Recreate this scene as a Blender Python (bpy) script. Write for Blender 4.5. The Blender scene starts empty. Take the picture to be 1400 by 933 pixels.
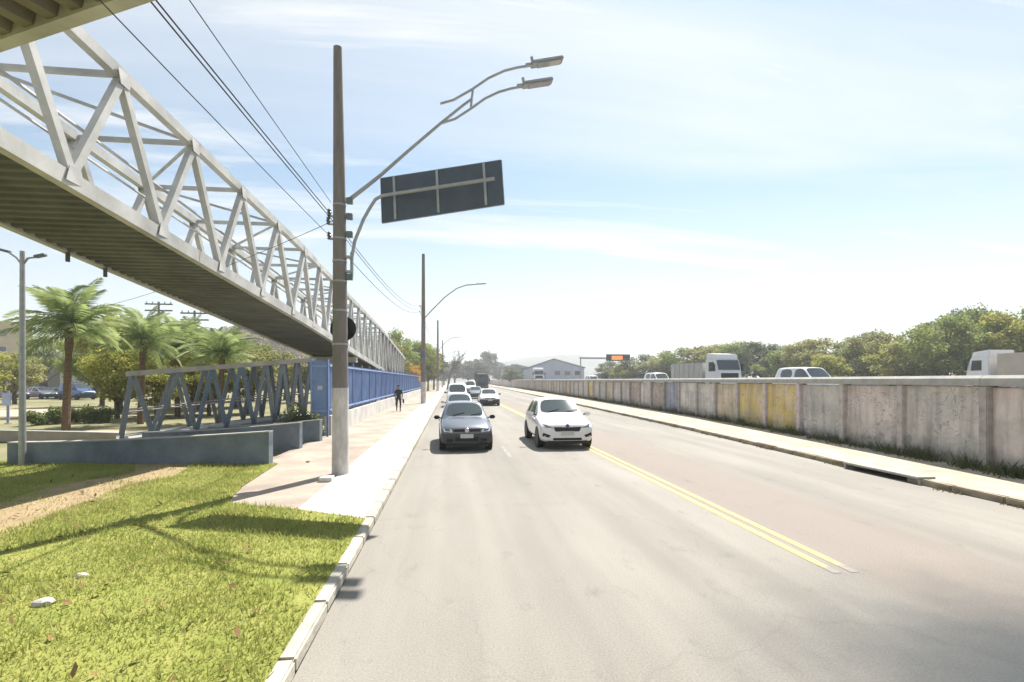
import bpy, bmesh, math, random
import numpy as np
from mathutils import Vector, Matrix
R = math.radians
rng = random.Random(7)
SC = bpy.context.scene
COL = SC.collection

# ------------------------------------------------------------------ camera
CAMH = 2.2
YAW = math.atan(84/700)
cam = bpy.data.cameras.new('camera')
cam.sensor_width = 36.0
cam.lens = 18.0
cam.shift_y = 53.5/1400
cam.clip_start = 0.05
cam.clip_end = 6000
camo = bpy.data.objects.new('camera', cam)
camo.location = (0, 0, CAMH)
camo.rotation_euler = (R(90), 0, -YAW)
COL.objects.link(camo)
SC.camera = camo

# ------------------------------------------------------------------ sky, sun, exposure
SUN_EL, SUN_AZ = 54.0, 30.0            # azimuth measured from +Y (along the avenue) towards +X
world = bpy.data.worlds.new('World')
SC.world = world
world.use_nodes = True
nt = world.node_tree
nt.nodes.clear()
N = nt.nodes.new
L = nt.links.new
sky = N('ShaderNodeTexSky')
sky.sky_type = 'NISHITA'
sky.sun_disc = False
sky.sun_elevation = R(SUN_EL)
sky.sun_rotation = R(SUN_AZ)
sky.air_density = 1.0
sky.dust_density = 0.5
sky.ozone_density = 1.4
tc = N('ShaderNodeTexCoord')
sep = N('ShaderNodeSeparateXYZ'); L(tc.outputs['Generated'], sep.inputs[0])
zc = N('ShaderNodeMath'); zc.operation = 'MAXIMUM'; L(sep.outputs['Z'], zc.inputs[0]); zc.inputs[1].default_value = 0.0
za = N('ShaderNodeMath'); za.operation = 'ADD'; L(zc.outputs[0], za.inputs[0]); za.inputs[1].default_value = 0.13
dx = N('ShaderNodeMath'); dx.operation = 'DIVIDE'; L(sep.outputs['X'], dx.inputs[0]); L(za.outputs[0], dx.inputs[1])
dy = N('ShaderNodeMath'); dy.operation = 'DIVIDE'; L(sep.outputs['Y'], dy.inputs[0]); L(za.outputs[0], dy.inputs[1])
cmb = N('ShaderNodeCombineXYZ'); L(dx.outputs[0], cmb.inputs[0]); L(dy.outputs[0], cmb.inputs[1])
mp = N('ShaderNodeMapping'); L(cmb.outputs[0], mp.inputs[0])
mp.inputs['Rotation'].default_value = (0, 0, R(-35)); mp.inputs['Scale'].default_value = (0.42, 1.0, 1); mp.inputs['Location'].default_value = (3.1, 1.7, 0)
nz = N('ShaderNodeTexNoise'); L(mp.outputs[0], nz.inputs['Vector'])
nz.inputs['Scale'].default_value = 0.85; nz.inputs['Detail'].default_value = 7; nz.inputs['Roughness'].default_value = 0.52; nz.inputs['Distortion'].default_value = 0.6
cr = N('ShaderNodeValToRGB'); L(nz.outputs['Fac'], cr.inputs[0])
cr.color_ramp.elements[0].position = 0.46; cr.color_ramp.elements[0].color = (0.16, 0.16, 0.16, 1)
cr.color_ramp.elements[1].position = 0.78; cr.color_ramp.elements[1].color = (1, 1, 1, 1)
mp2 = N('ShaderNodeMapping'); L(cmb.outputs[0], mp2.inputs[0])
mp2.inputs['Rotation'].default_value = (0, 0, R(-28)); mp2.inputs['Scale'].default_value = (0.30, 1.5, 1); mp2.inputs['Location'].default_value = (0.4, 5.2, 0)
nz2 = N('ShaderNodeTexNoise'); L(mp2.outputs[0], nz2.inputs['Vector'])
nz2.inputs['Scale'].default_value = 1.5; nz2.inputs['Detail'].default_value = 9; nz2.inputs['Roughness'].default_value = 0.58; nz2.inputs['Distortion'].default_value = 1.1
cr2 = N('ShaderNodeValToRGB'); L(nz2.outputs['Fac'], cr2.inputs[0])
cr2.color_ramp.elements[0].position = 0.44; cr2.color_ramp.elements[0].color = (0.0, 0.0, 0.0, 1)
cr2.color_ramp.elements[1].position = 0.70; cr2.color_ramp.elements[1].color = (1, 1, 1, 1)
# thin milky veil that thickens towards the horizon all round
ve = N('ShaderNodeMapRange'); L(zc.outputs[0], ve.inputs[0])
ve.inputs[1].default_value = 0.0; ve.inputs[2].default_value = 0.42; ve.inputs[3].default_value = 0.8; ve.inputs[4].default_value = 0.1
ve.interpolation_type = 'SMOOTHSTEP'
vmax = N('ShaderNodeMath'); vmax.operation = 'MAXIMUM'; L(ve.outputs[0], vmax.inputs[1])
cmx = N('ShaderNodeMath'); cmx.operation = 'MAXIMUM'; L(cr.outputs[0], cmx.inputs[0]); L(cr2.outputs[0], cmx.inputs[1]); L(cmx.outputs[0], vmax.inputs[0])
mix = N('ShaderNodeMix'); mix.data_type = 'RGBA'
tn = N('ShaderNodeMix'); tn.data_type = 'RGBA'; tn.blend_type = 'MULTIPLY'; tn.inputs['Factor'].default_value = 1.0
L(sky.outputs[0], tn.inputs[6]); tn.inputs[7].default_value = (0.78, 1.0, 1.0, 1)
L(vmax.outputs[0], mix.inputs['Factor']); L(tn.outputs[2], mix.inputs[6])
mix.inputs[7].default_value = (7.1, 7.25, 7.3, 1)
bg = N('ShaderNodeBackground'); L(mix.outputs[2], bg.inputs['Color']); bg.inputs['Strength'].default_value = 0.054
wo = N('ShaderNodeOutputWorld'); L(bg.outputs[0], wo.inputs['Surface'])

sd = bpy.data.lights.new('sun', 'SUN')
sd.energy = 4.2
sd.angle = R(0.53)
sd.color = (1.0, 0.95, 0.87)
so = bpy.data.objects.new('sun', sd)
sv = Vector((math.sin(R(SUN_AZ))*math.cos(R(SUN_EL)), math.cos(R(SUN_AZ))*math.cos(R(SUN_EL)), math.sin(R(SUN_EL))))
so.rotation_euler = sv.to_track_quat('Z', 'Y').to_euler()
so.location = (20, 40, 60)
COL.objects.link(so)

SC.view_settings.view_transform = 'Standard'
SC.view_settings.look = 'None'
SC.view_settings.gamma = 1.0
SC.view_settings.exposure = 1.35
SC.render.engine = 'CYCLES'
SC.cycles.use_denoising = True
SC.cycles.max_bounces = 6
SC.cycles.diffuse_bounces = 3
SC.cycles.glossy_bounces = 3
SC.cycles.transmission_bounces = 4
SC.cycles.transparent_max_bounces = 6
SC.cycles.volume_bounces = 0

# ------------------------------------------------------------------ helpers
ST, CT = math.sin(YAW), math.cos(YAW)
def at(px, d, z=0.0):
    """world point at photo column px, depth d"""
    l = (px-700)/700*d
    return Vector((l*CT+d*ST, d*CT-l*ST, z))
def zat(py, d):
    return CAMH+(520-py)/700*d

def interp(tab, y):
    if y <= tab[0][0]: return tab[0][1]
    for (a, u), (b, v) in zip(tab, tab[1:]):
        if y <= b: return u+(v-u)*(y-a)/(b-a)
    return tab[-1][1]

MATS = {}
def mat(name, col, rough=0.8, metal=0.0, var=0.15, scale=3.0, bump=0.0, bscale=30.0, col2=None, stretch=(1, 1, 1), detail=5, spec=0.3, objvar=0.0, coat=0.0):
    """noise-mottled principled material in object space"""
    if name in MATS: return MATS[name]
    m = bpy.data.materials.new(name); m.use_nodes = True
    t = m.node_tree; p = t.nodes['Principled BSDF']
    p.inputs['Roughness'].default_value = rough
    p.inputs['Metallic'].default_value = metal
    p.inputs['Specular IOR Level'].default_value = spec
    if coat: p.inputs['Coat Weight'].default_value = coat; p.inputs['Coat Roughness'].default_value = 0.06
    c = t.nodes.new('ShaderNodeTexCoord')
    mpn = t.nodes.new('ShaderNodeMapping'); mpn.inputs['Scale'].default_value = stretch
    t.links.new(c.outputs['Object'], mpn.inputs[0])
    n = t.nodes.new('ShaderNodeTexNoise'); n.inputs['Scale'].default_value = scale; n.inputs['Detail'].default_value = detail; n.inputs['Roughness'].default_value = 0.62
    t.links.new(mpn.outputs[0], n.inputs['Vector'])
    rp = t.nodes.new('ShaderNodeValToRGB'); t.links.new(n.outputs['Fac'], rp.inputs[0])
    a = [max(0, x*(1-var)) for x in col]; b = [min(1, x*(1+var)) for x in col] if col2 is None else col2
    if col2 is not None: a = col
    rp.color_ramp.elements[0].position = 0.32; rp.color_ramp.elements[0].color = (*a, 1)
    rp.color_ramp.elements[1].position = 0.68; rp.color_ramp.elements[1].color = (*b, 1)
    out = rp.outputs[0]
    if objvar:
        oi = t.nodes.new('ShaderNodeObjectInfo')
        hs = t.nodes.new('ShaderNodeHueSaturation')
        mr = t.nodes.new('ShaderNodeMapRange'); mr.inputs[3].default_value = 1-objvar; mr.inputs[4].default_value = 1+objvar
        t.links.new(oi.outputs['Random'], mr.inputs[0]); t.links.new(mr.outputs[0], hs.inputs['Value'])
        t.links.new(out, hs.inputs['Color']); out = hs.outputs[0]
    t.links.new(out, p.inputs['Base Color'])
    if bump:
        n2 = t.nodes.new('ShaderNodeTexNoise'); n2.inputs['Scale'].default_value = bscale; n2.inputs['Detail'].default_value = 6
        t.links.new(mpn.outputs[0], n2.inputs['Vector'])
        bp = t.nodes.new('ShaderNodeBump'); bp.inputs['Strength'].default_value = bump; bp.inputs['Distance'].default_value = 0.02
        t.links.new(n2.outputs['Fac'], bp.inputs['Height']); t.links.new(bp.outputs[0], p.inputs['Normal'])
    MATS[name] = m
    return m

def leafmat(name, dark, light, scale=0.9, trans=0.3, objvar=0.12):
    if name in MATS: return MATS[name]
    m = bpy.data.materials.new(name); m.use_nodes = True
    t = m.node_tree; p = t.nodes['Principled BSDF']; o = t.nodes['Material Output']
    p.inputs['Roughness'].default_value = 0.6; p.inputs['Specular IOR Level'].default_value = 0.25
    c = t.nodes.new('ShaderNodeTexCoord')
    n = t.nodes.new('ShaderNodeTexNoise'); n.inputs['Scale'].default_value = scale; n.inputs['Detail'].default_value = 8; n.inputs['Roughness'].default_value = 0.75
    t.links.new(c.outputs['Object'], n.inputs['Vector'])
    rp = t.nodes.new('ShaderNodeValToRGB'); t.links.new(n.outputs['Fac'], rp.inputs[0])
    rp.color_ramp.elements[0].position = 0.3; rp.color_ramp.elements[0].color = (*dark, 1)
    rp.color_ramp.elements[1].position = 0.7; rp.color_ramp.elements[1].color = (*light, 1)
    oi = t.nodes.new('ShaderNodeObjectInfo')
    hs = t.nodes.new('ShaderNodeHueSaturation')
    mr = t.nodes.new('ShaderNodeMapRange'); mr.inputs[3].default_value = 1-objvar; mr.inputs[4].default_value = 1+objvar
    t.links.new(oi.outputs['Random'], mr.inputs[0]); t.links.new(mr.outputs[0], hs.inputs['Value'])
    t.links.new(rp.outputs[0], hs.inputs['Color']); t.links.new(hs.outputs[0], p.inputs['Base Color'])
    tr = t.nodes.new('ShaderNodeBsdfTranslucent'); t.links.new(hs.outputs[0], tr.inputs['Color'])
    mx = t.nodes.new('ShaderNodeMixShader'); mx.inputs[0].default_value = trans
    t.links.new(p.outputs[0], mx.inputs[1]); t.links.new(tr.outputs[0], mx.inputs[2]); t.links.new(mx.outputs[0], o.inputs['Surface'])
    MATS[name] = m
    return m

def glass(name, tint=(0.03, 0.04, 0.045), rough=0.05):
    if name in MATS: return MATS[name]
    m = bpy.data.materials.new(name); m.use_nodes = True
    p = m.node_tree.nodes['Principled BSDF']
    p.inputs['Base Color'].default_value = (*tint, 1); p.inputs['Roughness'].default_value = rough
    p.inputs['Specular IOR Level'].default_value = 0.8; p.inputs['IOR'].default_value = 1.6
    MATS[name] = m
    return m

class MB:
    """collects shapes; build() links them as one mesh object"""
    def __init__(s): s.v = []; s.f = []; s.sm = False
    def add(s, vs, fs):
        b = len(s.v); s.v += [tuple(v) for v in vs]; s.f += [tuple(b+i for i in f) for f in fs]; return s
    def box(s, c, size, rz=0.0, M=None):
        hx, hy, hz = size[0]/2, size[1]/2, size[2]/2
        vs = [Vector((x*hx, y*hy, z*hz)) for x in (-1, 1) for y in (-1, 1) for z in (-1, 1)]
        m = M if M is not None else Matrix.Rotation(rz, 3, 'Z')
        vs = [m @ v + Vector(c) for v in vs]
        return s.add(vs, [(0, 1, 3, 2), (4, 6, 7, 5), (0, 4, 5, 1), (2, 3, 7, 6), (0, 2, 6, 4), (1, 5, 7, 3)])
    def bar(s, a, b, w, h, up=Vector((0, 0, 1))):
        a, b = Vector(a), Vector(b); d = (b-a); ln = d.length; d.normalize()
        x = d.cross(up)
        if x.length < 1e-4: x = d.cross(Vector((1, 0, 0)))
        x.normalize(); z = x.cross(d).normalized()
        m = Matrix((x, d, z)).transposed()
        return s.box((a+b)/2, (w, ln, h), M=m)
    def tube(s, pts, r, n=8, caps=True):
        pts = [Vector(p) for p in pts]
        rs = r if isinstance(r, (list, tuple)) else [r]*len(pts)
        rings = []; ref = None
        for i, p in enumerate(pts):
            d = (pts[min(i+1, len(pts)-1)]-pts[max(i-1, 0)]).normalized()
            if ref is None:
                ref = d.orthogonal().normalized()
            ref = (ref-d*ref.dot(d))
            if ref.length < 1e-5: ref = d.orthogonal()
            ref.normalize(); q = d.cross(ref)
            rings.append([p+(ref*math.cos(2*math.pi*k/n)+q*math.sin(2*math.pi*k/n))*rs[i] for k in range(n)])
        vs = [v for rg in rings for v in rg]; fs = []
        for i in range(len(pts)-1):
            for k in range(n):
                fs.append((i*n+k, i*n+(k+1) % n, (i+1)*n+(k+1) % n, (i+1)*n+k))
        if caps:
            fs.append(tuple(reversed(range(n)))); fs.append(tuple((len(pts)-1)*n+k for k in range(n)))
        s.sm = True
        return s.add(vs, fs)
    def prism(s, poly, axis, a, b):
        """extrude a 2D polygon; axis 'x': poly=(y,z), 'y': poly=(x,z), 'z': poly=(x,y)"""
        def mk(p, t):
            return {'x': (t, p[0], p[1]), 'y': (p[0], t, p[1]), 'z': (p[0], p[1], t)}[axis]
        n = len(poly)
        vs = [mk(p, a) for p in poly]+[mk(p, b) for p in poly]
        fs = [tuple(range(n)), tuple(range(2*n-1, n-1, -1))]+[(i, i+n, (i+1) % n+n, (i+1) % n) for i in range(n)]
        return s.add(vs, fs)
    def lathe(s, c, prof, n=16, axis='z'):
        """prof = [(r, h)] turned about axis through c"""
        vs = []
        for r, h in prof:
            for k in range(n):
                a = 2*math.pi*k/n; u, v = r*math.cos(a), r*math.sin(a)
                vs.append(Vector(c)+Vector({'z': (u, v, h), 'x': (h, u, v), 'y': (u, h, v)}[axis]))
        fs = []
        for i in range(len(prof)-1):
            for k in range(n): fs.append((i*n+k, i*n+(k+1) % n, (i+1)*n+(k+1) % n, (i+1)*n+k))
        fs.append(tuple(range(n))); fs.append(tuple((len(prof)-1)*n+k for k in range(n)))
        s.sm = True
        return s.add(vs, fs)
    def mesh(s, name, m, smooth=None, bevel=0.0):
        me = bpy.data.meshes.new(name)
        me.from_pydata([tuple(v) for v in s.v], [], s.f)
        bm = bmesh.new(); bm.from_mesh(me)
        bmesh.ops.recalc_face_normals(bm, faces=bm.faces)
        if bevel:
            es = [e for e in bm.edges if len(e.link_faces) == 2 and e.calc_face_angle(0) > 0.5]
            bmesh.ops.bevel(bm, geom=es, offset=bevel, segments=2, affect='EDGES', clamp_overlap=True)
        bm.to_mesh(me); bm.free()
        if m is not None: me.materials.append(m)
        sm = s.sm if smooth is None else smooth
        if sm or bevel:
            me.polygons.foreach_set('use_smooth', [True]*len(me.polygons))
            try: me.set_sharp_from_angle(angle=R(38))
            except Exception: pass
        return me
    def build(s, name, m, parent=None, smooth=None, bevel=0.0):
        return link(name, s.mesh(name, m, smooth, bevel), parent)

def link(name, me, parent=None, loc=None):
    o = bpy.data.objects.new(name, me); COL.objects.link(o)
    if parent is not None: o.parent = parent
    if loc is not None: o.location = loc
    return o
def tag(o, label=None, cat=None, group=None, kind=None):
    if label: o['label'] = label
    if cat: o['category'] = cat
    if group: o['group'] = group
    if kind: o['kind'] = kind
    return o
def thing(name, label, cat, loc=(0, 0, 0), rz=0.0, group=None):
    o = bpy.data.objects.new(name, None); COL.objects.link(o)
    o.empty_display_size = 0.2
    o.location = loc; o.rotation_euler = (0, 0, rz)
    return tag(o, label, cat, group)
def copy_tree(o, parent=None):
    c = o.copy(); COL.objects.link(c); c.parent = parent
    for ch in [k for k in bpy.data.objects if k.parent == o]: copy_tree(ch, c)
    return c
def rawmesh(name, V, F, m, smooth=False):
    """fast numpy mesh; F is (n,k)"""
    V = np.asarray(V, dtype=np.float32); F = np.asarray(F, dtype=np.int32)
    me = bpy.data.meshes.new(name)
    me.vertices.add(len(V)); me.vertices.foreach_set('co', V.ravel())
    k = F.shape[1]
    me.loops.add(F.size); me.loops.foreach_set('vertex_index', F.ravel())
    me.polygons.add(len(F)); me.polygons.foreach_set('loop_start', np.arange(len(F), dtype=np.int32)*k)
    me.polygons.foreach_set('loop_total', np.full(len(F), k, dtype=np.int32))
    me.update(calc_edges=True); me.validate()
    if m is not None: me.materials.append(m)
    return me

# ------------------------------------------------------------------ materials
def road_material():
    m = bpy.data.materials.new('asphalt'); m.use_nodes = True
    t = m.node_tree; p = t.nodes['Principled BSDF']; nn = t.nodes.new; lk = t.links.new
    p.inputs['Roughness'].default_value = 0.82; p.inputs['Specular IOR Level'].default_value = 0.25
    c = nn('ShaderNodeTexCoord')
    def noise(scale, stretch, detail=5, rough=0.6, off=0):
        mp_ = nn('ShaderNodeMapping'); mp_.inputs['Scale'].default_value = stretch; mp_.inputs['Location'].default_value = (off, off*1.7, 0)
        lk(c.outputs['Object'], mp_.inputs[0])
        n = nn('ShaderNodeTexNoise'); n.inputs['Scale'].default_value = scale; n.inputs['Detail'].default_value = detail; n.inputs['Roughness'].default_value = rough
        lk(mp_.outputs[0], n.inputs['Vector']); return n.outputs['Fac']
    def ramp(f, p0, c0, p1, c1):
        r = nn('ShaderNodeValToRGB'); lk(f, r.inputs[0])
        r.color_ramp.elements[0].position = p0; r.color_ramp.elements[0].color = (*c0, 1)
        r.color_ramp.elements[1].position = p1; r.color_ramp.elements[1].color = (*c1, 1); return r.outputs[0]
    def mixc(f, a, b, mode='MIX', fac=None):
        x = nn('ShaderNodeMix'); x.data_type = 'RGBA'; x.blend_type = mode
        if f is not None: lk(f, x.inputs['Factor'])
        else: x.inputs['Factor'].default_value = fac
        lk(a, x.inputs[6]); lk(b, x.inputs[7]); return x.outputs[2]
    base = ramp(noise(0.55, (1, 0.22, 1)), 0.3, (0.215, 0.202, 0.180), 0.7, (0.285, 0.27, 0.243))
    # tyre-worn streaks along the traffic direction
    streak = ramp(noise(1.1, (1, 0.02, 1), 3, 0.5, 4), 0.35, (0.84, 0.83, 0.82), 0.65, (1.08, 1.07, 1.05))
    base = mixc(None, base, streak, 'MULTIPLY', 1.0)
    # browner old surface in the lane beyond the yellow line
    sx = nn('ShaderNodeSeparateXYZ'); lk(c.outputs['Object'], sx.inputs[0])
    band = nn('ShaderNodeValToRGB'); mr = nn('ShaderNodeMapRange'); mr.inputs[1].default_value = 4.3; mr.inputs[2].default_value = 8.6
    ad = nn('ShaderNodeMath'); ad.operation = 'MULTIPLY_ADD'; lk(noise(0.8, (1, 0.25, 1), 4, 0.6, 9), ad.inputs[0]); ad.inputs[1].default_value = 1.6; lk(sx.outputs['X'], ad.inputs[2])
    lk(ad.outputs[0], mr.inputs[0]); lk(mr.outputs[0], band.inputs[0])
    e = band.color_ramp.elements
    e[0].position = 0.12; e[0].color = (0, 0, 0, 1); e[1].position = 0.3; e[1].color = (1, 1, 1, 1)
    e2 = e.new(0.62); e2.color = (1, 1, 1, 1); e3 = e.new(0.8); e3.color = (0, 0, 0, 1)
    tint = nn('ShaderNodeRGB'); tint.outputs[0].default_value = (0.235, 0.197, 0.170, 1)
    bm_ = nn('ShaderNodeMath'); bm_.operation = 'MULTIPLY'; lk(band.outputs[0], bm_.inputs[0]); bm_.inputs[1].default_value = 0.75
    base = mixc(bm_.outputs[0], base, tint.outputs[0])
    # added dark area standing in for a blurred corner, painted with an irregular edge
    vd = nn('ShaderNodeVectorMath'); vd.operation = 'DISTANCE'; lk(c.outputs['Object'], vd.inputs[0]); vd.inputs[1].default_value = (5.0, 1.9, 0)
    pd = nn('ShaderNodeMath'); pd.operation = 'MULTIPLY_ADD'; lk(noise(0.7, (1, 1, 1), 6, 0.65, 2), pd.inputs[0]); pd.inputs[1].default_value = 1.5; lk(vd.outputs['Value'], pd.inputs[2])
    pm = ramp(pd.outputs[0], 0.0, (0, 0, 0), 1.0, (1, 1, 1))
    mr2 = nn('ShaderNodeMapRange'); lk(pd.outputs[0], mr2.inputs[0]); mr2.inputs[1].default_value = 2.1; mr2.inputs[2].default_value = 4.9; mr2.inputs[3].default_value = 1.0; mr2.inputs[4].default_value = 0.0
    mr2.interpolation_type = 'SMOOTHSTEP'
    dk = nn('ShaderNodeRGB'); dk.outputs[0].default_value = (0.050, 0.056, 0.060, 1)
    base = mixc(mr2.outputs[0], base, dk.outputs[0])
    # oil spots, aggregate speckle, hairline cracks
    spots = ramp(noise(2.3, (1, 0.5, 1), 6, 0.7, 6), 0.28, (0.6, 0.6, 0.6), 0.42, (1, 1, 1))
    base = mixc(None, base, spots, 'MULTIPLY', 0.5)
    grain = ramp(noise(55, (1, 1, 1), 4, 0.8), 0.3, (0.62, 0.62, 0.62), 0.7, (1.3, 1.3, 1.3))
    base = mixc(None, base, grain, 'MULTIPLY', 0.8)
    vo = nn('ShaderNodeTexVoronoi'); vo.feature = 'DISTANCE_TO_EDGE'; vo.inputs['Scale'].default_value = 0.32
    dm = nn('ShaderNodeMapping'); dm.inputs['Scale'].default_value = (1, 0.6, 1)
    wob = nn('ShaderNodeTexNoise'); wob.inputs['Scale'].default_value = 1.2; lk(c.outputs['Object'], wob.inputs['Vector'])
    av = nn('ShaderNodeMix'); av.data_type = 'RGBA'; av.blend_type = 'LINEAR_LIGHT'; av.inputs['Factor'].default_value = 0.5
    lk(c.outputs['Object'], av.inputs[6]); lk(wob.outputs['Color'], av.inputs[7]); lk(av.outputs[2], dm.inputs[0]); lk(dm.outputs[0], vo.inputs['Vector'])
    ck = ramp(vo.outputs['Distance'], 0.0, (0.7, 0.68, 0.66), 0.007, (1, 1, 1))
    base = mixc(None, base, ck, 'MULTIPLY', 0.25)
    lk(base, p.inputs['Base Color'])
    bp = nn('ShaderNodeBump'); bp.inputs['Strength'].default_value = 0.35; bp.inputs['Distance'].default_value = 0.006
    lk(noise(140, (1, 1, 1), 3, 0.6), bp.inputs['Height']); lk(bp.outputs[0], p.inputs['Normal'])
    return m

def paint_line_material(name, col, wear):
    m = bpy.data.materials.new(name); m.use_nodes = True
    t = m.node_tree; p = t.nodes['Principled BSDF']; nn = t.nodes.new; lk = t.links.new
    p.inputs['Roughness'].default_value = 0.7
    c = nn('ShaderNodeTexCoord')
    n = nn('ShaderNodeTexNoise'); n.inputs['Scale'].default_value = 9; n.inputs['Detail'].default_value = 7; n.inputs['Roughness'].default_value = 0.75
    lk(c.outputs['Object'], n.inputs['Vector'])
    # the paint is scuffed away towards its near end
    sx = nn('ShaderNodeSeparateXYZ'); lk(c.outputs['Object'], sx.inputs[0])
    fd = nn('ShaderNodeMapRange'); lk(sx.outputs['Y'], fd.inputs[0]); fd.inputs[1].default_value = 5.2; fd.inputs[2].default_value = 5.75; fd.inputs[3].default_value = -0.42; fd.inputs[4].default_value = 0.0
    sm_ = nn('ShaderNodeMath'); sm_.operation = 'ADD'; lk(n.outputs['Fac'], sm_.inputs[0]); lk(fd.outputs[0], sm_.inputs[1])
    r = nn('ShaderNodeValToRGB'); lk(sm_.outputs[0], r.inputs[0])
    r.color_ramp.elements[0].position = wear-0.1; r.color_ramp.elements[0].color = (0.175, 0.16, 0.14, 1)
    r.color_ramp.elements[1].position = wear+0.08; r.color_ramp.elements[1].color = (*col, 1)
    lk(r.outputs[0], p.inputs['Base Color'])
    return m

def wall_panel_material(name, a, b, graf, strength=0.6):
    """weathered painted concrete with stains and illegible scribbles"""
    m = bpy.data.materials.new(name); m.use_nodes = True
    t = m.node_tree; p = t.nodes['Principled BSDF']; nn = t.nodes.new; lk = t.links.new
    p.inputs['Roughness'].default_value = 0.88; p.inputs['Specular IOR Level'].default_value = 0.2
    c = nn('ShaderNodeTexCoord'); oi = nn('ShaderNodeObjectInfo')
    vadd = nn('ShaderNodeVectorMath'); vadd.operation = 'ADD'
    sc_ = nn('ShaderNodeVectorMath'); sc_.operation = 'SCALE'; sc_.inputs['Scale'].default_value = 40
    cx = nn('ShaderNodeCombineXYZ'); lk(oi.outputs['Random'], cx.inputs[0]); lk(oi.outputs['Random'], cx.inputs[1]); lk(cx.outputs[0], sc_.inputs[0])
    lk(c.outputs['Object'], vadd.inputs[0]); lk(sc_.outputs[0], vadd.inputs[1])
    def noise(scale, stretch=(1, 1, 1), detail=6, rough=0.65, dist=0.0):
        mp_ = nn('ShaderNodeMapping'); mp_.inputs['Scale'].default_value = stretch; lk(vadd.outputs[0], mp_.inputs[0])
        n = nn('ShaderNodeTexNoise'); n.inputs['Scale'].default_value = scale; n.inputs['Detail'].default_value = detail; n.inputs['Roughness'].default_value = rough; n.inputs['Distortion'].default_value = dist
        lk(mp_.outputs[0], n.inputs['Vector']); return n.outputs['Fac']
    def ramp(f, els):
        r = nn('ShaderNodeValToRGB'); lk(f, r.inputs[0])
        while len(r.color_ramp.elements) < len(els): r.color_ramp.elements.new(0.5)
        for e, (pp, cc) in zip(r.color_ramp.elements, els): e.position = pp; e.color = (*cc, 1)
        return r.outputs[0]
    def mixc(a_, b_, mode, fac=1.0, f=None):
        x = nn('ShaderNodeMix'); x.data_type = 'RGBA'; x.blend_type = mode
        if f is not None: lk(f, x.inputs['Factor'])
        else: x.inputs['Factor'].default_value = fac
        lk(a_, x.inputs[6]); lk(b_, x.inputs[7]); return x.outputs[2]
    base = ramp(noise(1.3), [(0.35, a), (0.65, b)])
    blot = ramp(noise(0.8, (1, 1, 1.5), 7, 0.7), [(0.40, (0.80, 0.80, 0.80)), (0.52, (1.0, 0.98, 0.97)), (0.62, (1.08, 1.0, 1.0))])
    base = mixc(base, blot, 'MULTIPLY', 0.9)
    drip = ramp(noise(3.0, (1, 1, 0.12), 5, 0.7), [(0.32, (0.52, 0.5, 0.48)), (0.56, (1, 1, 1))])
    base = mixc(base, drip, 'MULTIPLY', 0.8)
    scr = ramp(noise(1.7, (1, 1, 1.8), 1.0, 0.4, 2.2), [(0.468, (0, 0, 0)), (0.488, (1, 1, 1)), (0.512, (1, 1, 1)), (0.532, (0, 0, 0))])
    msk = ramp(noise(0.9, (1, 1, 1), 1), [(0.42, (0, 0, 0)), (0.52, (strength,)*3)])
    scm = mixc(scr, msk, 'MULTIPLY')
    g = nn('ShaderNodeRGB'); g.outputs[0].default_value = (*graf, 1)
    base = mixc(base, g.outputs[0], 'MIX', f=scm)
    # green-black damp along the foot of the wall
    sx = nn('ShaderNodeSeparateXYZ'); lk(c.outputs['Object'], sx.inputs[0])
    ad = nn('ShaderNodeMath'); ad.operation = 'MULTIPLY_ADD'; lk(noise(2.2), ad.inputs[0]); ad.inputs[1].default_value = -0.9; lk(sx.outputs['Z'], ad.inputs[2])
    mr = nn('ShaderNodeMapRange'); lk(ad.outputs[0], mr.inputs[0]); mr.inputs[1].default_value = -0.35; mr.inputs[2].default_value = 0.12; mr.inputs[3].default_value = 0.75; mr.inputs[4].default_value = 0.0
    gd = nn('ShaderNodeRGB'); gd.outputs[0].default_value = (0.09, 0.095, 0.06, 1)
    base = mixc(base, gd.outputs[0], 'MIX', f=mr.outputs[0])
    lk(base, p.inputs['Base Color'])
    bp = nn('ShaderNodeBump'); bp.inputs['Strength'].default_value = 0.5; bp.inputs['Distance'].default_value = 0.015
    lk(noise(14), bp.inputs['Height']); lk(bp.outputs[0], p.inputs['Normal'])
    return m

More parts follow.
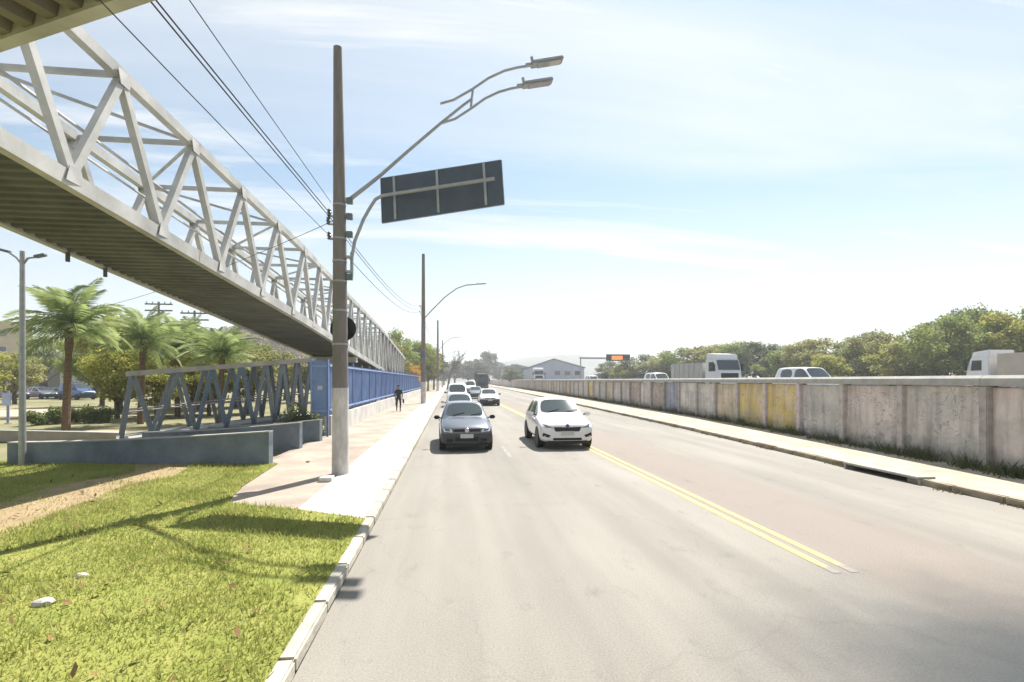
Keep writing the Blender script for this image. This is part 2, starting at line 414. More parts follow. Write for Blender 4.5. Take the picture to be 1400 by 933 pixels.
def lawn_material():
    m = bpy.data.materials.new('lawn_soil'); m.use_nodes = True
    t = m.node_tree; p = t.nodes['Principled BSDF']; nn = t.nodes.new; lk = t.links.new
    p.inputs['Roughness'].default_value = 0.95; p.inputs['Specular IOR Level'].default_value = 0.1
    c = nn('ShaderNodeTexCoord')
    sx = nn('ShaderNodeSeparateXYZ'); lk(c.outputs['Object'], sx.inputs[0])
    n = nn('ShaderNodeTexNoise'); n.inputs['Scale'].default_value = 0.9; n.inputs['Detail'].default_value = 7; n.inputs['Roughness'].default_value = 0.65
    lk(c.outputs['Object'], n.inputs['Vector'])
    a1 = nn('ShaderNodeMath'); a1.operation = 'ADD'; lk(sx.outputs['X'], a1.inputs[0]); a1.inputs[1].default_value = 6.75
    a2 = nn('ShaderNodeMath'); a2.operation = 'ABSOLUTE'; lk(a1.outputs[0], a2.inputs[0])
    a3 = nn('ShaderNodeMath'); a3.operation = 'MULTIPLY_ADD'; lk(n.outputs['Fac'], a3.inputs[0]); a3.inputs[1].default_value = 1.6; lk(a2.outputs[0], a3.inputs[2])
    mr = nn('ShaderNodeMapRange'); lk(a3.outputs[0], mr.inputs[0]); mr.inputs[1].default_value = 1.2; mr.inputs[2].default_value = 1.9; mr.inputs[3].default_value = 1.0; mr.inputs[4].default_value = 0.0
    n2 = nn('ShaderNodeTexNoise'); n2.inputs['Scale'].default_value = 2.5; n2.inputs['Detail'].default_value = 8; n2.inputs['Roughness'].default_value = 0.7
    lk(c.outputs['Object'], n2.inputs['Vector'])
    g = nn('ShaderNodeValToRGB'); lk(n2.outputs['Fac'], g.inputs[0])
    g.color_ramp.elements[0].position = 0.3; g.color_ramp.elements[0].color = (0.19, 0.225, 0.05, 1)
    g.color_ramp.elements[1].position = 0.72; g.color_ramp.elements[1].color = (0.30, 0.29, 0.09, 1)
    d = nn('ShaderNodeValToRGB'); lk(n2.outputs['Fac'], d.inputs[0])
    d.color_ramp.elements[0].position = 0.3; d.color_ramp.elements[0].color = (0.26, 0.19, 0.11, 1)
    d.color_ramp.elements[1].position = 0.7; d.color_ramp.elements[1].color = (0.38, 0.29, 0.18, 1)
    x = nn('ShaderNodeMix'); x.data_type = 'RGBA'; lk(mr.outputs[0], x.inputs['Factor']); lk(g.outputs[0], x.inputs[6]); lk(d.outputs[0], x.inputs[7])
    lk(x.outputs[2], p.inputs['Base Color'])
    bp = nn('ShaderNodeBump'); bp.inputs['Strength'].default_value = 0.6; bp.inputs['Distance'].default_value = 0.03
    n3 = nn('ShaderNodeTexNoise'); n3.inputs['Scale'].default_value = 25; n3.inputs['Detail'].default_value = 6; lk(c.outputs['Object'], n3.inputs['Vector'])
    lk(n3.outputs['Fac'], bp.inputs['Height']); lk(bp.outputs[0], p.inputs['Normal'])
    return m

steel = mat('pale_steel', (0.43, 0.425, 0.405), 0.5, 0.1, 0.24, 1.3, 0.15, 20)
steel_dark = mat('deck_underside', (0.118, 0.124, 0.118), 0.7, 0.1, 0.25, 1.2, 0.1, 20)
galv = mat('galvanised', (0.33, 0.34, 0.34), 0.45, 0.5, 0.12, 6)
conc_pole = mat('pole_concrete', (0.185, 0.165, 0.148), 0.9, 0, 0.2, 5, 0.4, 25, stretch=(1, 1, 0.2))
pole_white = mat('pole_whitewash', (0.50, 0.47, 0.44), 0.9, 0, 0.28, 5, 0.3, 30, stretch=(1, 1, 0.4))
wall_grey = mat('slate_painted_concrete', (0.155, 0.185, 0.21), 0.85, 0, 0.30, 1.1, 0.3, 18)
wall_cap = mat('pale_coping', (0.33, 0.325, 0.30), 0.85, 0, 0.15, 4, 0.3, 25)
white_conc = mat('white_concrete', (0.50, 0.485, 0.455), 0.9, 0, 0.2, 1.1, 0.3, 30)
pink_path = mat('pinkish_paving', (0.345, 0.285, 0.235), 0.9, 0, 0.24, 0.9, 0.3, 40)
kerb_m = mat('kerb_concrete', (0.42, 0.39, 0.33), 0.9, 0, 0.2, 4, 0.4, 30, objvar=0.12)
kerb_r = mat('dirty_kerb', (0.30, 0.25, 0.18), 0.92, 0, 0.35, 3, 0.4, 30, objvar=0.2)
walk_r = mat('sandy_pavement', (0.40, 0.345, 0.27), 0.92, 0, 0.28, 0.9, 0.3, 40)
earth = mat('dry_earth', (0.12, 0.14, 0.05), 0.95, 0, 0.2, 0.22, 0.4, 3, col2=(0.30, 0.25, 0.16), detail=8)
blue_paint = mat('blue_fence_paint', (0.115, 0.18, 0.345), 0.55, 0, 0.25, 1.2, 0.1, 20, objvar=0.08)
blue_light = mat('light_blue_paint', (0.24, 0.33, 0.52), 0.5, 0, 0.12, 3)
dark_sign = mat('sign_back_slate', (0.075, 0.092, 0.115), 0.55, 0.2, 0.12, 2.5)
black = mat('black_plastic', (0.012, 0.012, 0.013), 0.55, 0, 0.2, 6)
rubber = mat('tyre_rubber', (0.018, 0.018, 0.018), 0.9, 0, 0.2, 20)
rim_m = mat('wheel_rim', (0.35, 0.36, 0.37), 0.35, 0.7, 0.1, 6)
chrome = mat('chrome', (0.6, 0.6, 0.6), 0.15, 1.0, 0.03, 6)
lamp_lens = mat('headlamp_lens', (0.22, 0.23, 0.25), 0.08, 0.3, 0.08, 12, coat=1.0)
lamp_clear = mat('clear_headlamp', (0.62, 0.64, 0.67), 0.1, 0.1, 0.08, 12, coat=1.0)
plate_m = mat('number_plate', (0.5, 0.5, 0.48), 0.5, 0, 0.05, 8)
asphalt = road_material()
glass_car = glass('car_glass', (0.035, 0.045, 0.045))
glass_house = glass('window_glass', (0.03, 0.04, 0.05), 0.1)

def sheet(name, pts, z, m, kind='structure', thick=None):
    b = MB()
    if thick: b.prism(pts, 'z', z-thick, z)
    else: b.add([(x, y, z) for x, y in pts], [tuple(range(len(pts)))])
    o = b.build(name, m)
    return tag(o, kind=kind)

# ================================================================== SETTING
ROAD_R = [(-30, 9.5), (10, 9.8), (22, 10.45), (41, 11.0), (70, 11.9), (130, 13.2), (400, 17), (900, 22)]
WALL_X = [(-12, 10.9), (9.6, 12.2), (18.8, 13.25), (28, 14.1), (55, 15.2), (95, 16.4), (130, 17.2), (260, 19.5)]
LEFT_KERB = -1.15

b = MB()
S = 2500
b.add([(-S, -600, -0.03), (S, -600, -0.03), (S, 4000, -0.03), (-S, 4000, -0.03)], [(0, 1, 2, 3)])
tag(b.build('ground', earth), kind='structure')
ys = [-30, -10, 0, 5, 10, 16, 22, 30, 41, 55, 70, 100, 130, 200, 400, 900]
b = MB()
vs = []; fs = []
for y in ys: vs += [(LEFT_KERB, y, 0), (interp(ROAD_R, y), y, 0)]
for i in range(len(ys)-1): fs.append((2*i, 2*i+1, 2*i+3, 2*i+2))
b.add(vs, fs)
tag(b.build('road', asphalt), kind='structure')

# painted lines on the avenue
ymat = paint_line_material('worn_yellow_paint', (0.50, 0.36, 0.10), 0.43)
wmat = paint_line_material('worn_white_paint', (0.46, 0.45, 0.42), 0.58)
for xx in (4.38, 4.60):
    b = MB(); n = 60
    vs = []; fs = []
    for i in range(n+1):
        y = 5.35+(150-5.35)*(i/n)**1.6
        xo = xx+max(0, y-60)*0.004
        vs += [(xo-0.055, y, 0.004), (xo+0.055, y, 0.004)]
        if i: fs.append((2*i-2, 2*i-1, 2*i+1, 2*i))
    b.add(vs, fs)
    tag(b.build('yellow_line', ymat), kind='structure')
for k in range(22):
    y0 = 14.6+k*6.0
    o = MB().add([(1.65, y0, .004), (1.76, y0, .004), (1.76, y0+2.4, .004), (1.65, y0+2.4, .004)], [(0, 1, 2, 3)]).build('lane_dash', wmat)
    tag(o, kind='structure')

# left pavement: pale strip beside the kerb, pinkish walk behind it, lawn
sheet('pavement_strip', [(-2.45, 8.6), (-1.30, 7.9), (-1.30, 320), (-2.45, 320)], 0.118, white_conc, thick=0.16)
sheet('footpath', [(-4.28, 13.4), (-4.05, 10.6), (-3.78, 9.25), (-3.1, 8.85), (-2.45, 8.6), (-2.45, 320), (-4.75, 320), (-4.75, 13.4)], 0.112, pink_path, thick=0.16)
lawn_poly = [(-45, -6), (-1.272, -6), (-1.272, 7.9), (-2.45, 8.6), (-3.1, 8.85), (-3.78, 9.25), (-4.05, 10.6), (-4.28, 13.4), (-4.75, 13.4), (-7.5, 14.2), (-12, 14.6), (-45, 14.6)]
sheet('lawn', lawn_poly, 0.125, lawn_material())
b = MB(); b.box((LEFT_KERB-0.075, 62+129, 0.06), (0.149, 258, 0.118)); kl = tag(b.build('kerb', kerb_m), kind='structure')
ks = MB().box((0, 0, 0), (0.149, 0.985, 0.124)).mesh('kerb_stone', kerb_m, bevel=0.018)
for k in range(60):
    o = link('kerb_stone', ks, kl, (LEFT_KERB-0.075, 2.5+k, 0.06+rng.uniform(-.006, .004)))
    o.rotation_euler = (rng.uniform(-.004, .004), 0, rng.uniform(-.006, .006))

# right kerb and pavement
vs = []; fs = []
b = MB()
for i, y in enumerate(ys[1:]):
    xr = interp(ROAD_R, y)+0.15; xw = interp(WALL_X, y)+0.2
    vs += [(xr, y, 0.115), (xw, y, 0.14)]
    if i: fs.append((2*i-2, 2*i-1, 2*i+1, 2*i))
b.add(vs, fs)
tag(b.build('right_pavement', walk_r), kind='structure')
b = MB()
for y0, y1 in ((80, 130), (130, 400)):
    b.bar((interp(ROAD_R, y0)+.075, y0, .06), (interp(ROAD_R, y1)+.075, y1, .06), .149, .118)
kr = tag(b.build('right_kerb', kerb_r), kind='structure')
ks = MB().box((0, 0, 0), (0.16, 0.985, 0.132)).mesh('kerb_stone', kerb_r, bevel=0.02)
y = 1.0
while y < 80:
    x0 = interp(ROAD_R, y); x1 = interp(ROAD_R, y+1)
    skip = 9.7 < y < 11.3
    if not skip:
        o = link('kerb_stone', ks, kr, ((x0+x1)/2+0.08, y+.5, 0.06+rng.uniform(-.018, .008)))
        o.rotation_euler = (rng.uniform(-.02, .02), rng.uniform(-.05, .05), -math.atan(x1-x0)+rng.uniform(-.015, .015))
    y += 1.0
dr = thing('storm_drain', 'dark gaping storm drain slot in the kerb by the graffiti wall', 'storm drain', (9.85, 10.7, 0))
MB().box((0.10, 0, 0.137), (0.42, 2.1, 0.05)).build('lintel_slab', kerb_m, dr, bevel=0.01)
MB().box((0.28, 0, 0.056), (0.03, 1.98, 0.110)).build('slot_recess', black, dr)
for s_ in (-1, 1): MB().box((0.10, s_*1.02, 0.055), (0.32, 0.06, 0.11)).build('side_block', kerb_m, dr)

# motorway behind the wall
b = MB(); vs = []; fs = []
for i, y in enumerate([-60, -12, 10, 19, 28, 55, 95, 130, 260, 700]):
    xw = interp(WALL_X, y)+0.35
    vs += [(xw, y, 1.1), (50+y*.06, y, 1.1), (53+y*.06, y, 0.0)]
    if i:
        j = 3*i
        fs += [(j-3, j-2, j+1, j), (j-2, j-1, j+2, j+1)]
b.add(vs, fs)
mway = mat('motorway_asphalt', (0.19, 0.18, 0.165), 0.85, 0, 0.15, 0.6)
tag(b.build('motorway', mway), kind='structure')

# ------------------------------------------------------------------ retaining wall
pal = {
 'pink': wall_panel_material('panel_pinkish', (0.52, 0.475, 0.435), (0.64, 0.60, 0.56), (0.25, 0.17, 0.22)),
 'grey': wall_panel_material('panel_grey', (0.47, 0.455, 0.42), (0.62, 0.595, 0.555), (0.19, 0.21, 0.24)),
 'white': wall_panel_material('panel_offwhite', (0.54, 0.53, 0.49), (0.68, 0.66, 0.62), (0.26, 0.20, 0.26)),
 'yellow': wall_panel_material('panel_yellow', (0.66, 0.53, 0.13), (0.60, 0.53, 0.36), (0.40, 0.26, 0.36), 0.9),
 'cream': wall_panel_material('panel_cream', (0.54, 0.47, 0.32), (0.62, 0.56, 0.45), (0.2, 0.15, 0.15)),
 'blue': wall_panel_material('panel_blue', (0.27, 0.31, 0.39), (0.40, 0.43, 0.48), (0.1, 0.12, 0.2)),
 'brown': wall_panel_material('panel_brown', (0.38, 0.325, 0.28), (0.50, 0.44, 0.39), (0.17, 0.13, 0.15)),
}
post_m = mat('wall_post_concrete', (0.38, 0.35, 0.325), 0.9, 0, 0.25, 3, 0.4, 25, objvar=0.15)
post_p = mat('wall_post_purple', (0.50, 0.44, 0.46), 0.9, 0, 0.25, 3, 0.3, 25)
RW = thing('retaining_wall', 'long graffiti-stained concrete panel wall with painted bays beside the right pavement', 'wall', (13.0, 15.3, 0))
RWL = Vector((13.0, 15.3, 0))
seq = {-3: 'pink', -2: 'grey', -1: 'pink', 0: 'pink', 1: 'grey', 2: 'pink', 3: 'grey', 4: 'yellow', 5: 'yellow', 6: 'cream', 7: 'white', 8: 'white', 9: 'blue', 10: 'brown', 11: 'pink', 12: 'brown', 13: 'grey', 14: 'grey', 15: 'cream', 16: 'grey', 17: 'pink', 18: 'yellow', 19: 'white', 20: 'white', 21: 'pink', 22: 'grey'}
names = list(pal)
Y0 = 7.9
panel_me = {k: MB().box((0, 0, 0.98), (0.16, 2.32, 1.96)).mesh('panel', pal[k], bevel=0.015) for k in pal}
post_me = MB().box((0, 0, 0.985), (0.30, 0.22, 1.97)).mesh('post', post_m, bevel=0.02)
post_me2 = MB().box((0, 0, 0.985), (0.30, 0.22, 1.97)).mesh('post', post_p, bevel=0.02)
cop_me = MB().prism([(-.24, 1.975), (.24, 1.975), (.24, 2.14), (.15, 2.21), (-.15, 2.21), (-.24, 2.14)], 'y', -1.235, 1.235).mesh('coping', wall_cap)
for i in range(-4, 52):
    ya = Y0+2.5*i; yb = ya+2.5
    xa, xb = interp(WALL_X, ya), interp(WALL_X, yb)
    an = -math.atan2(xb-xa, 2.5)
    k = seq.get(i, ['brown', 'grey', 'pink', 'cream'][i % 4])
    o = link('panel', panel_me[k], RW, Vector(((xa+xb)/2+.08+rng.uniform(-.015, .02), (ya+yb)/2, 0.10+rng.uniform(-.04, 0)))-RWL); o.rotation_euler = (rng.uniform(-.004, .004), rng.uniform(-.008, .008), an+rng.uniform(-.006, .006))
    o = link('post', post_me2 if i in (4, 5) else post_me, RW, Vector((xa+.02, ya, 0.10))-RWL); o.rotation_euler.z = an
    o = link('coping', cop_me, RW, Vector(((xa+xb)/2+.05, (ya+yb)/2, 0.10))-RWL); o.rotation_euler.z = an; o.scale = (1, 2.5/math.cos(an)/2.475, 1)
b = MB()
for y0, y1 in ((137.9, 170), (170, 215), (215, 258)):
    p0 = Vector((interp(WALL_X, y0)+.06, y0, 1.15)); p1 = Vector((interp(WALL_X, y1)+.06, y1, 1.15))
    b.bar(p0-RWL, p1-RWL, .3, 2.2)
b.build('far_wall_run', pal['grey'], RW)

# ================================================================== VEGETATION
def leaf_cloud(lobes, n, size, seed, droop=0.2, flat=0.75):
    """n leaf quads spread through ellipsoid lobes (cx,cy,cz,rx,ry,rz)"""
    r = np.random.default_rng(seed)
    lobes = np.array(lobes, dtype=float)
    w = (lobes[:, 3]*lobes[:, 4]*lobes[:, 5])**0.67; w /= w.sum()
    idx = r.choice(len(lobes), n, p=w)
    d = r.normal(size=(n, 3)); d /= np.linalg.norm(d, axis=1)[:, None]
    rad = r.random(n)**0.38
    lb = lobes[idx]
    P = lb[:, :3]+d*rad[:, None]*lb[:, 3:]
    P += r.normal(size=(n, 3))*size*0.5
    nrm = d*0.6+r.normal(size=(n, 3))*0.6+np.array([0, 0, .45]); nrm /= np.linalg.norm(nrm, axis=1)[:, None]
    u = np.cross(nrm, r.normal(size=(n, 3))); u /= np.linalg.norm(u, axis=1)[:, None]
    v = np.cross(nrm, u)
    s = size*(0.6+0.8*r.random(n))[:, None]
    A = P-u*s*0.5; B = P+v*s*0.28; C = P+u*s*0.5-np.array([0, 0, 1])*s*droop; D = P-v*s*0.28
    V = np.stack([A, B, C, D], 1).reshape(-1, 3)
    F = np.arange(4*n).reshape(-1, 4)
    return V, F

bark = mat('bark', (0.11, 0.085, 0.06), 0.95, 0, 0.3, 6, 0.5, 20, stretch=(1, 1, 0.3))
bark_pale = mat('pale_bark', (0.13, 0.118, 0.10), 0.95, 0, 0.25, 6, 0.4, 20)
LM = {
 'green': leafmat('leaf_green', (0.14, 0.19, 0.045), (0.32, 0.37, 0.10), trans=0.5),
 'yellowgreen': leafmat('leaf_yellowgreen', (0.19, 0.215, 0.040), (0.45, 0.43, 0.10), trans=0.5),
 'olive': leafmat('leaf_olive', (0.19, 0.20, 0.07), (0.40, 0.385, 0.15), trans=0.5),
 'dark': leafmat('leaf_dark', (0.10, 0.13, 0.06), (0.23, 0.255, 0.12), trans=0.45),
 'grey': leafmat('leaf_greyish', (0.12, 0.125, 0.09), (0.20, 0.205, 0.15)),
 'orange': leafmat('leaf_orange', (0.40, 0.21, 0.02), (0.66, 0.40, 0.05), trans=0.45),
 'dry': leafmat('leaf_dry', (0.16, 0.13, 0.085), (0.31, 0.265, 0.18)),
 'palm': leafmat('leaf_palm', (0.16, 0.22, 0.075), (0.36, 0.42, 0.17), trans=0.5),
 'hedge': leafmat('leaf_hedge', (0.095, 0.14, 0.04), (0.22, 0.26, 0.09), trans=0.4),
}
PROTO = {}
def proto_tree(kind, seed, n=7500, leaf=0.27):
    """unit tree: 8 m tall, crown about 3 m radius; returns (trunk mesh, crown mesh)"""
    key = (kind, seed, n)
    if key in PROTO: return PROTO[key]
    r = random.Random(seed)
    lobes = []; tb = MB()
    tb.tube([(0, 0, -.15), (0.05, 0.02, 1.2), (0.0, 0.1, 2.6), (0.1, 0.0, 4.2), (.1, .1, 6.2)], [.24, .19, .15, .10, .03], 8)
    nl = 24
    for i in range(nl):
        a = i*2.4+r.uniform(-.3, .3); h = 2.6+4.5*(i/nl)+r.uniform(-.6, .6)
        rad = (2.55*math.sin(math.pi*min(1, max(.12, (h-1.8)/6.4))))*r.uniform(.5, 1.2)
        c = Vector((rad*math.cos(a), rad*math.sin(a), h))
        s = r.uniform(.45, 1.05)
        lobes.append((c.x, c.y, c.z, s*r.uniform(.9, 1.25), s*r.uniform(.9, 1.25), s*r.uniform(.6, .85)))
        if i % 2 == 0:
            st = Vector((0.03, .03, max(1.4, h-2.0)))
            tb.tube([st, st.lerp(c, .5)+Vector((0, 0, .15)), c], [.085, .055, .02], 6)
    lobes.append((0, 0, 7.0, 1.1, 1.1, .85)); lobes.append((0, 0, 4.8, 1.3, 1.3, 1.1))
    V, F = leaf_cloud(lobes, n, leaf, seed)
    PROTO[key] = (tb.mesh('trunk', bark), rawmesh('crown', V, F, LM[kind]))
    return PROTO[key]
def tree(name, label, kind, loc, h, w, seed=1, cat='tree', group=None, n=7500, leaf=0.27, rz=None):
    t = thing(name, label, cat, loc, rng.uniform(0, 6.28) if rz is None else rz, group)
    tm, cm = proto_tree(kind, seed, n, leaf)
    link('trunk', tm, t); link('crown', cm, t)
    t.scale = (w/3.0, w/3.0, h/8.0)
    return t
def bush(name, label, kind, loc, w, d, h, seed, group=None, n=1400, leaf=0.13):
    t = thing(name, label, 'bush', loc, 0, group)
    r = random.Random(seed)
    lobes = [(r.uniform(-.32, .32)*w, r.uniform(-.3, .3)*d, h*r.uniform(.3, .68), w*.27, d*.3, h*.33) for _ in range(8)]
    V, F = leaf_cloud(lobes, n, leaf, seed)
    link('foliage', rawmesh('foliage', V, F, LM[kind]), t)
    sb = MB()
    for k in range(5):
        a = r.uniform(0, 6.28)
        sb.tube([(0.05*math.cos(a), .05*math.sin(a), -.05), (w*.2*math.cos(a), d*.2*math.sin(a), h*.5)], [.02, .008], 5)
    sb.build('stem', bark, t)
    return t

def frond_mesh(seed, ln=2.3, droop=1.0):
    r = random.Random(seed)
    V = []; F = []
    n = 26; pts = []
    for i in range(n+1):
        u = i/n
        pts.append(Vector((ln*(u-.13*u*u*droop), 0, ln*(.42*u-.78*droop*u*u))))
    for i in range(n):
        a, b_ = pts[i], pts[i+1]; w = .025*(1-i/n)+.006
        k = len(V); V += [a+Vector((0, -w, 0)), a+Vector((0, w, 0)), b_+Vector((0, w*.9, 0)), b_+Vector((0, -w*.9, 0))]; F.append((k, k+1, k+2, k+3))
        if i < 1: continue
        for s in (-1, 1):
            for q in (0, .5):
                p = a.lerp(b_, q); u = (i+q)/n
                ll = ln*.27*math.sin(math.pi*min(1, .12+u*.9))**.6*r.uniform(.85, 1.1)
                tip = p+Vector((ll*.5, s*ll*.75, -ll*(.35+.35*r.random())))
                mid = p.lerp(tip, .5)+Vector((0, 0, .05*ll))
                wv = Vector((.034*ln/2, 0, 0))
                k = len(V); V += [p-wv*.4, mid-wv*.6, tip, mid+wv*.6]; F.append((k, k+1, k+2, k+3))
    return rawmesh('frond', [tuple(v) for v in V], F, LM['palm'])
FR = [frond_mesh(1, 2.3, .62), frond_mesh(2, 2.3, .85), frond_mesh(3, 2.3, 1.1)]
palm_trunk_m = mat('palm_trunk', (0.14, 0.095, 0.055), 0.95, 0, 0.35, 8, 0.6, 14, stretch=(.4, .4, 3))
def palm(label, loc, h, spread, seed, nf=22):
    t = thing('palm_tree', label, 'palm tree', loc, 0, None)
    r = random.Random(seed)
    tb = MB(); pts = []; rs = []
    for i in range(15):
        u = i/14
        pts.append((.12*u*math.sin(seed), .1*u*u, -.1+(h+.1)*u)); rs.append((.155-.045*u+(.09 if i > 10 else 0)*(i-10)/4)*(1+.06*(i % 2)))
    tb.tube(pts, rs, 9).build('trunk', palm_trunk_m, t)
    top = Vector(pts[-1])
    for k in range(nf):
        o = link('frond', FR[k % 3], t, top-Vector((0, 0, .04+.012*k)))
        el = 1.2-1.45*(k/nf)+r.uniform(-.12, .12)
        o.rotation_euler = (0, -el, k*2.39996+r.uniform(-.15, .15))
        s = spread/2.0*r.uniform(.85, 1.1); o.scale = (s, s, s)
    return t

# grass blades on the lawn
def inside(px, py, poly):
    c = np.zeros(len(px), bool); j = len(poly)-1
    for i in range(len(poly)):
        xi, yi = poly[i]; xj, yj = poly[j]
        hit = ((yi > py) != (yj > py)) & (px < (xj-xi)*(py-yi)/(yj-yi+1e-12)+xi)
        c ^= hit; j = i
    return c
def blades(name, P, h, w, seed, m):
    r = np.random.default_rng(seed); n = len(P)
    a = r.random(n)*2*np.pi; hh = h*(.45+r.random(n)**2*1.3)*(1+.45*np.sin(P[:, 0]*2.3+np.sin(P[:, 1]*1.9))*np.sin(P[:, 1]*2.7)); lean = r.normal(size=(n, 2))*hh[:, None]*.45
    dv = np.stack([np.cos(a), np.sin(a), np.zeros(n)], 1)*(w*(.6+.8*r.random(n)))[:, None]
    tip = P+np.concatenate([lean, hh[:, None]], 1)
    V = np.stack([P-dv, P+dv, tip], 1).reshape(-1, 3)
    return rawmesh(name, V, np.arange(3*n).reshape(-1, 3), m)
g = np.random.default_rng(3)
NB = 330000
# more blades close to the viewer's edge of the lawn, all of it covered
X = g.uniform(-15, -1.255, NB); Yg = g.uniform(0.5, 14.4, NB)
keep = inside(X, Yg, lawn_poly) & (X > -1.35*Yg-4)
patch = np.sin(X*1.7+np.sin(Yg*1.3)*1.5)*np.sin(Yg*1.1+X*.6)
soil = np.abs(X+6.75+.25*np.sin(Yg*1.4)) < (.62+.3*patch)
keep &= ~(soil & (g.random(NB) < .90)) & ~((patch > .75) & (g.random(NB) < .6))
P = np.stack([X[keep], Yg[keep], np.full(keep.sum(), .12)], 1)
grass_m = leafmat('grass_blade', (0.25, 0.30, 0.062), (0.43, 0.42, 0.15), 1.6, 0.45, 0.0)
tag(link('grass', blades('grass', P, .050, .0075, 4, grass_m)), 'short bright green grass covering the verge beside the footpath', 'grass', kind='stuff')
lw_ = np.stack([g.uniform(-11, -1.5, 420), g.uniform(2, 13.5, 420)], 1); lw_ = lw_[inside(lw_[:, 0], lw_[:, 1], lawn_poly)]
nl0 = len(lw_); an_ = g.random(nl0)*6.28; sz_ = .02+.035*g.random(nl0)
c3 = np.stack([lw_[:, 0], lw_[:, 1], .155+.02*g.random(nl0)], 1); du_ = np.stack([np.cos(an_), np.sin(an_), g.normal(size=nl0)*.4], 1)*sz_[:, None]; dv_ = np.stack([-np.sin(an_), np.cos(an_), g.normal(size=nl0)*.4], 1)*sz_[:, None]*.55
tag(link('leaf_litter', rawmesh('leaf_litter', np.stack([c3-du_, c3+dv_, c3+du_, c3-dv_], 1).reshape(-1, 3), np.arange(4*nl0).reshape(-1, 4), mat('dead_leaf', (.20, .12, .05), .9, 0, .4, 3))), 'scattered dead brown leaves lying on the lawn', 'leaves', kind='stuff')
# weeds along the foot of the retaining wall
NB = 26000
Yg = 2+118*g.random(NB)**1.8; xw = np.array([interp(WALL_X, y) for y in Yg])
clump = (np.sin(Yg*2.1)+np.sin(Yg*5.3+1)+1.6 > 3.2*g.random(NB)-0.4)
X = xw-.04-np.abs(g.normal(size=NB))*.19
P = np.stack([X, Yg, np.full(NB, .11)], 1)[clump]
weed_m = leafmat('weed_blade', (0.035, 0.055, 0.014), (0.12, 0.14, 0.035), 1.2, .3, 0.0)
tag(link('weeds', blades('weeds', P, .20, .018, 5, weed_m)), 'dark green weeds growing along the foot of the graffiti wall', 'weeds', kind='stuff')
# dry tufts in the right gutter
NB = 5000
Yg = 4+70*g.random(NB)**1.5; xk = np.array([interp(ROAD_R, y) for y in Yg])
cl = np.sin(Yg*1.7)+np.sin(Yg*4.1+2) > .7
P = np.stack([xk-.02-np.abs(g.normal(size=NB))*.06, Yg, np.zeros(NB)], 1)[cl]
tag(link('gutter_grass', blades('gutter_grass', P, .07, .012, 6, leafmat('dry_blade', (.10, .09, .035), (.22, .19, .09), 1.5, .3, 0))), 'dry grass tufts along the right gutter', 'grass', kind='stuff')

# scraps and stones on the lawn
sm = mat('pale_stone', (0.5, 0.47, 0.42), 0.9, 0, .15, 8)
def stone(label, x, y, s, m, name='stone'):
    r = random.Random(int(x*100))
    bm = bmesh.new(); bmesh.ops.create_icosphere(bm, subdivisions=2, radius=1)
    for v in bm.verts: v.co = Vector((v.co.x*s*1.3, v.co.y*s, v.co.z*s*.55))*(1+r.uniform(-.18, .18))
    me = bpy.data.meshes.new(name); bm.to_mesh(me); bm.free(); me.materials.append(m)
    return tag(link(name, me, None, (x, y, .125+s*.3)), label, 'stone')
p_ = at(12, 4.25); stone('larger pale stone lying in the grass beside a smaller one', p_.x-.1, p_.y+.5, .07, sm)
p_ = at(60, 4.9); stone('small pale stone in the grass near the bare earth', p_.x, p_.y+.5, .05, sm)
p_ = at(306, 9.4); stone('brown clod on the lawn close to the footpath corner', p_.x, p_.y, .045, mat('clod', (.12, .09, .06), .95))
p_ = at(421, 13.0); stone('grey pebble on the pinkish footpath before the low walls', p_.x, p_.y, .04, mat('pebble', (.25, .22, .2), .9))

# ================================================================== FOOTBRIDGE RAMP
RX = [(5, -6.24), (18, -4.97), (80, -4.97)]
RZ = [(5, 5.71), (18, 4.25), (22.7, 3.93), (38.5, 2.95), (56, 1.75), (66, .95)]
RH = [(5, 2.4), (18, 2.4), (38.5, 2.85), (66, 2.85)]
RWID = 2.31
fb = thing('footbridge_ramp', 'long pale steel lattice footbridge ramp sloping down along the avenue', 'footbridge', (-7.0, 20, 0))
O = Vector((-7.0, 20, 0))
def rp(y, side, top):
    x = interp(RX, y)-(RWID if side else 0)
    z = interp(RZ, y)+(interp(RH, y) if top else 0)
    return Vector((x, y, z))-O
YS, YE, PIT = 6.62, 57.0, 2.1
nbot = [YS+PIT*i for i in range(25) if YS+PIT*i <= YE]
ntop = [YS+PIT/2+PIT*i for i in range(24) if YS+PIT/2+PIT*i <= YE]
for side in (0, 1):
    sn = -1 if side else 1
    for top in (0, 1):
        seg = [y for y in [YS-.1, 12, 18, 22.7, 30, 38.5, 47, 57.0]]
        b = MB()
        for a_, c_ in zip(seg, seg[1:]):
            hh = .20 if top else .26
            b.bar(rp(a_, side, top), rp(c_, side, top)+(rp(c_, side, top)-rp(a_, side, top)).normalized()*.03, .15, hh)
        b.build('top_chord' if top else 'bottom_chord', steel, fb)
    for i, yb in enumerate(nbot):
        for yt in (yb-PIT/2, yb+PIT/2):
            if yt < YS or yt > YE: continue
            MB().bar(rp(yb, side, 0)+Vector((0, 0, .1)), rp(yt, side, 1)-Vector((0, 0, .08)), .13, .13).build('diagonal', steel, fb)
    # hand rails along both sides, inside the lattice
    for dz, rr in ((.55, .022), (.95, .028)):
        b = MB(); seg = [YS, 12, 18, 22.7, 30, 38.5, 47, 57.0]
        b.tube([rp(y, side, 0)+Vector((-sn*.16, 0, dz+.1)) for y in seg], rr, 6).build('handrail', steel, fb)
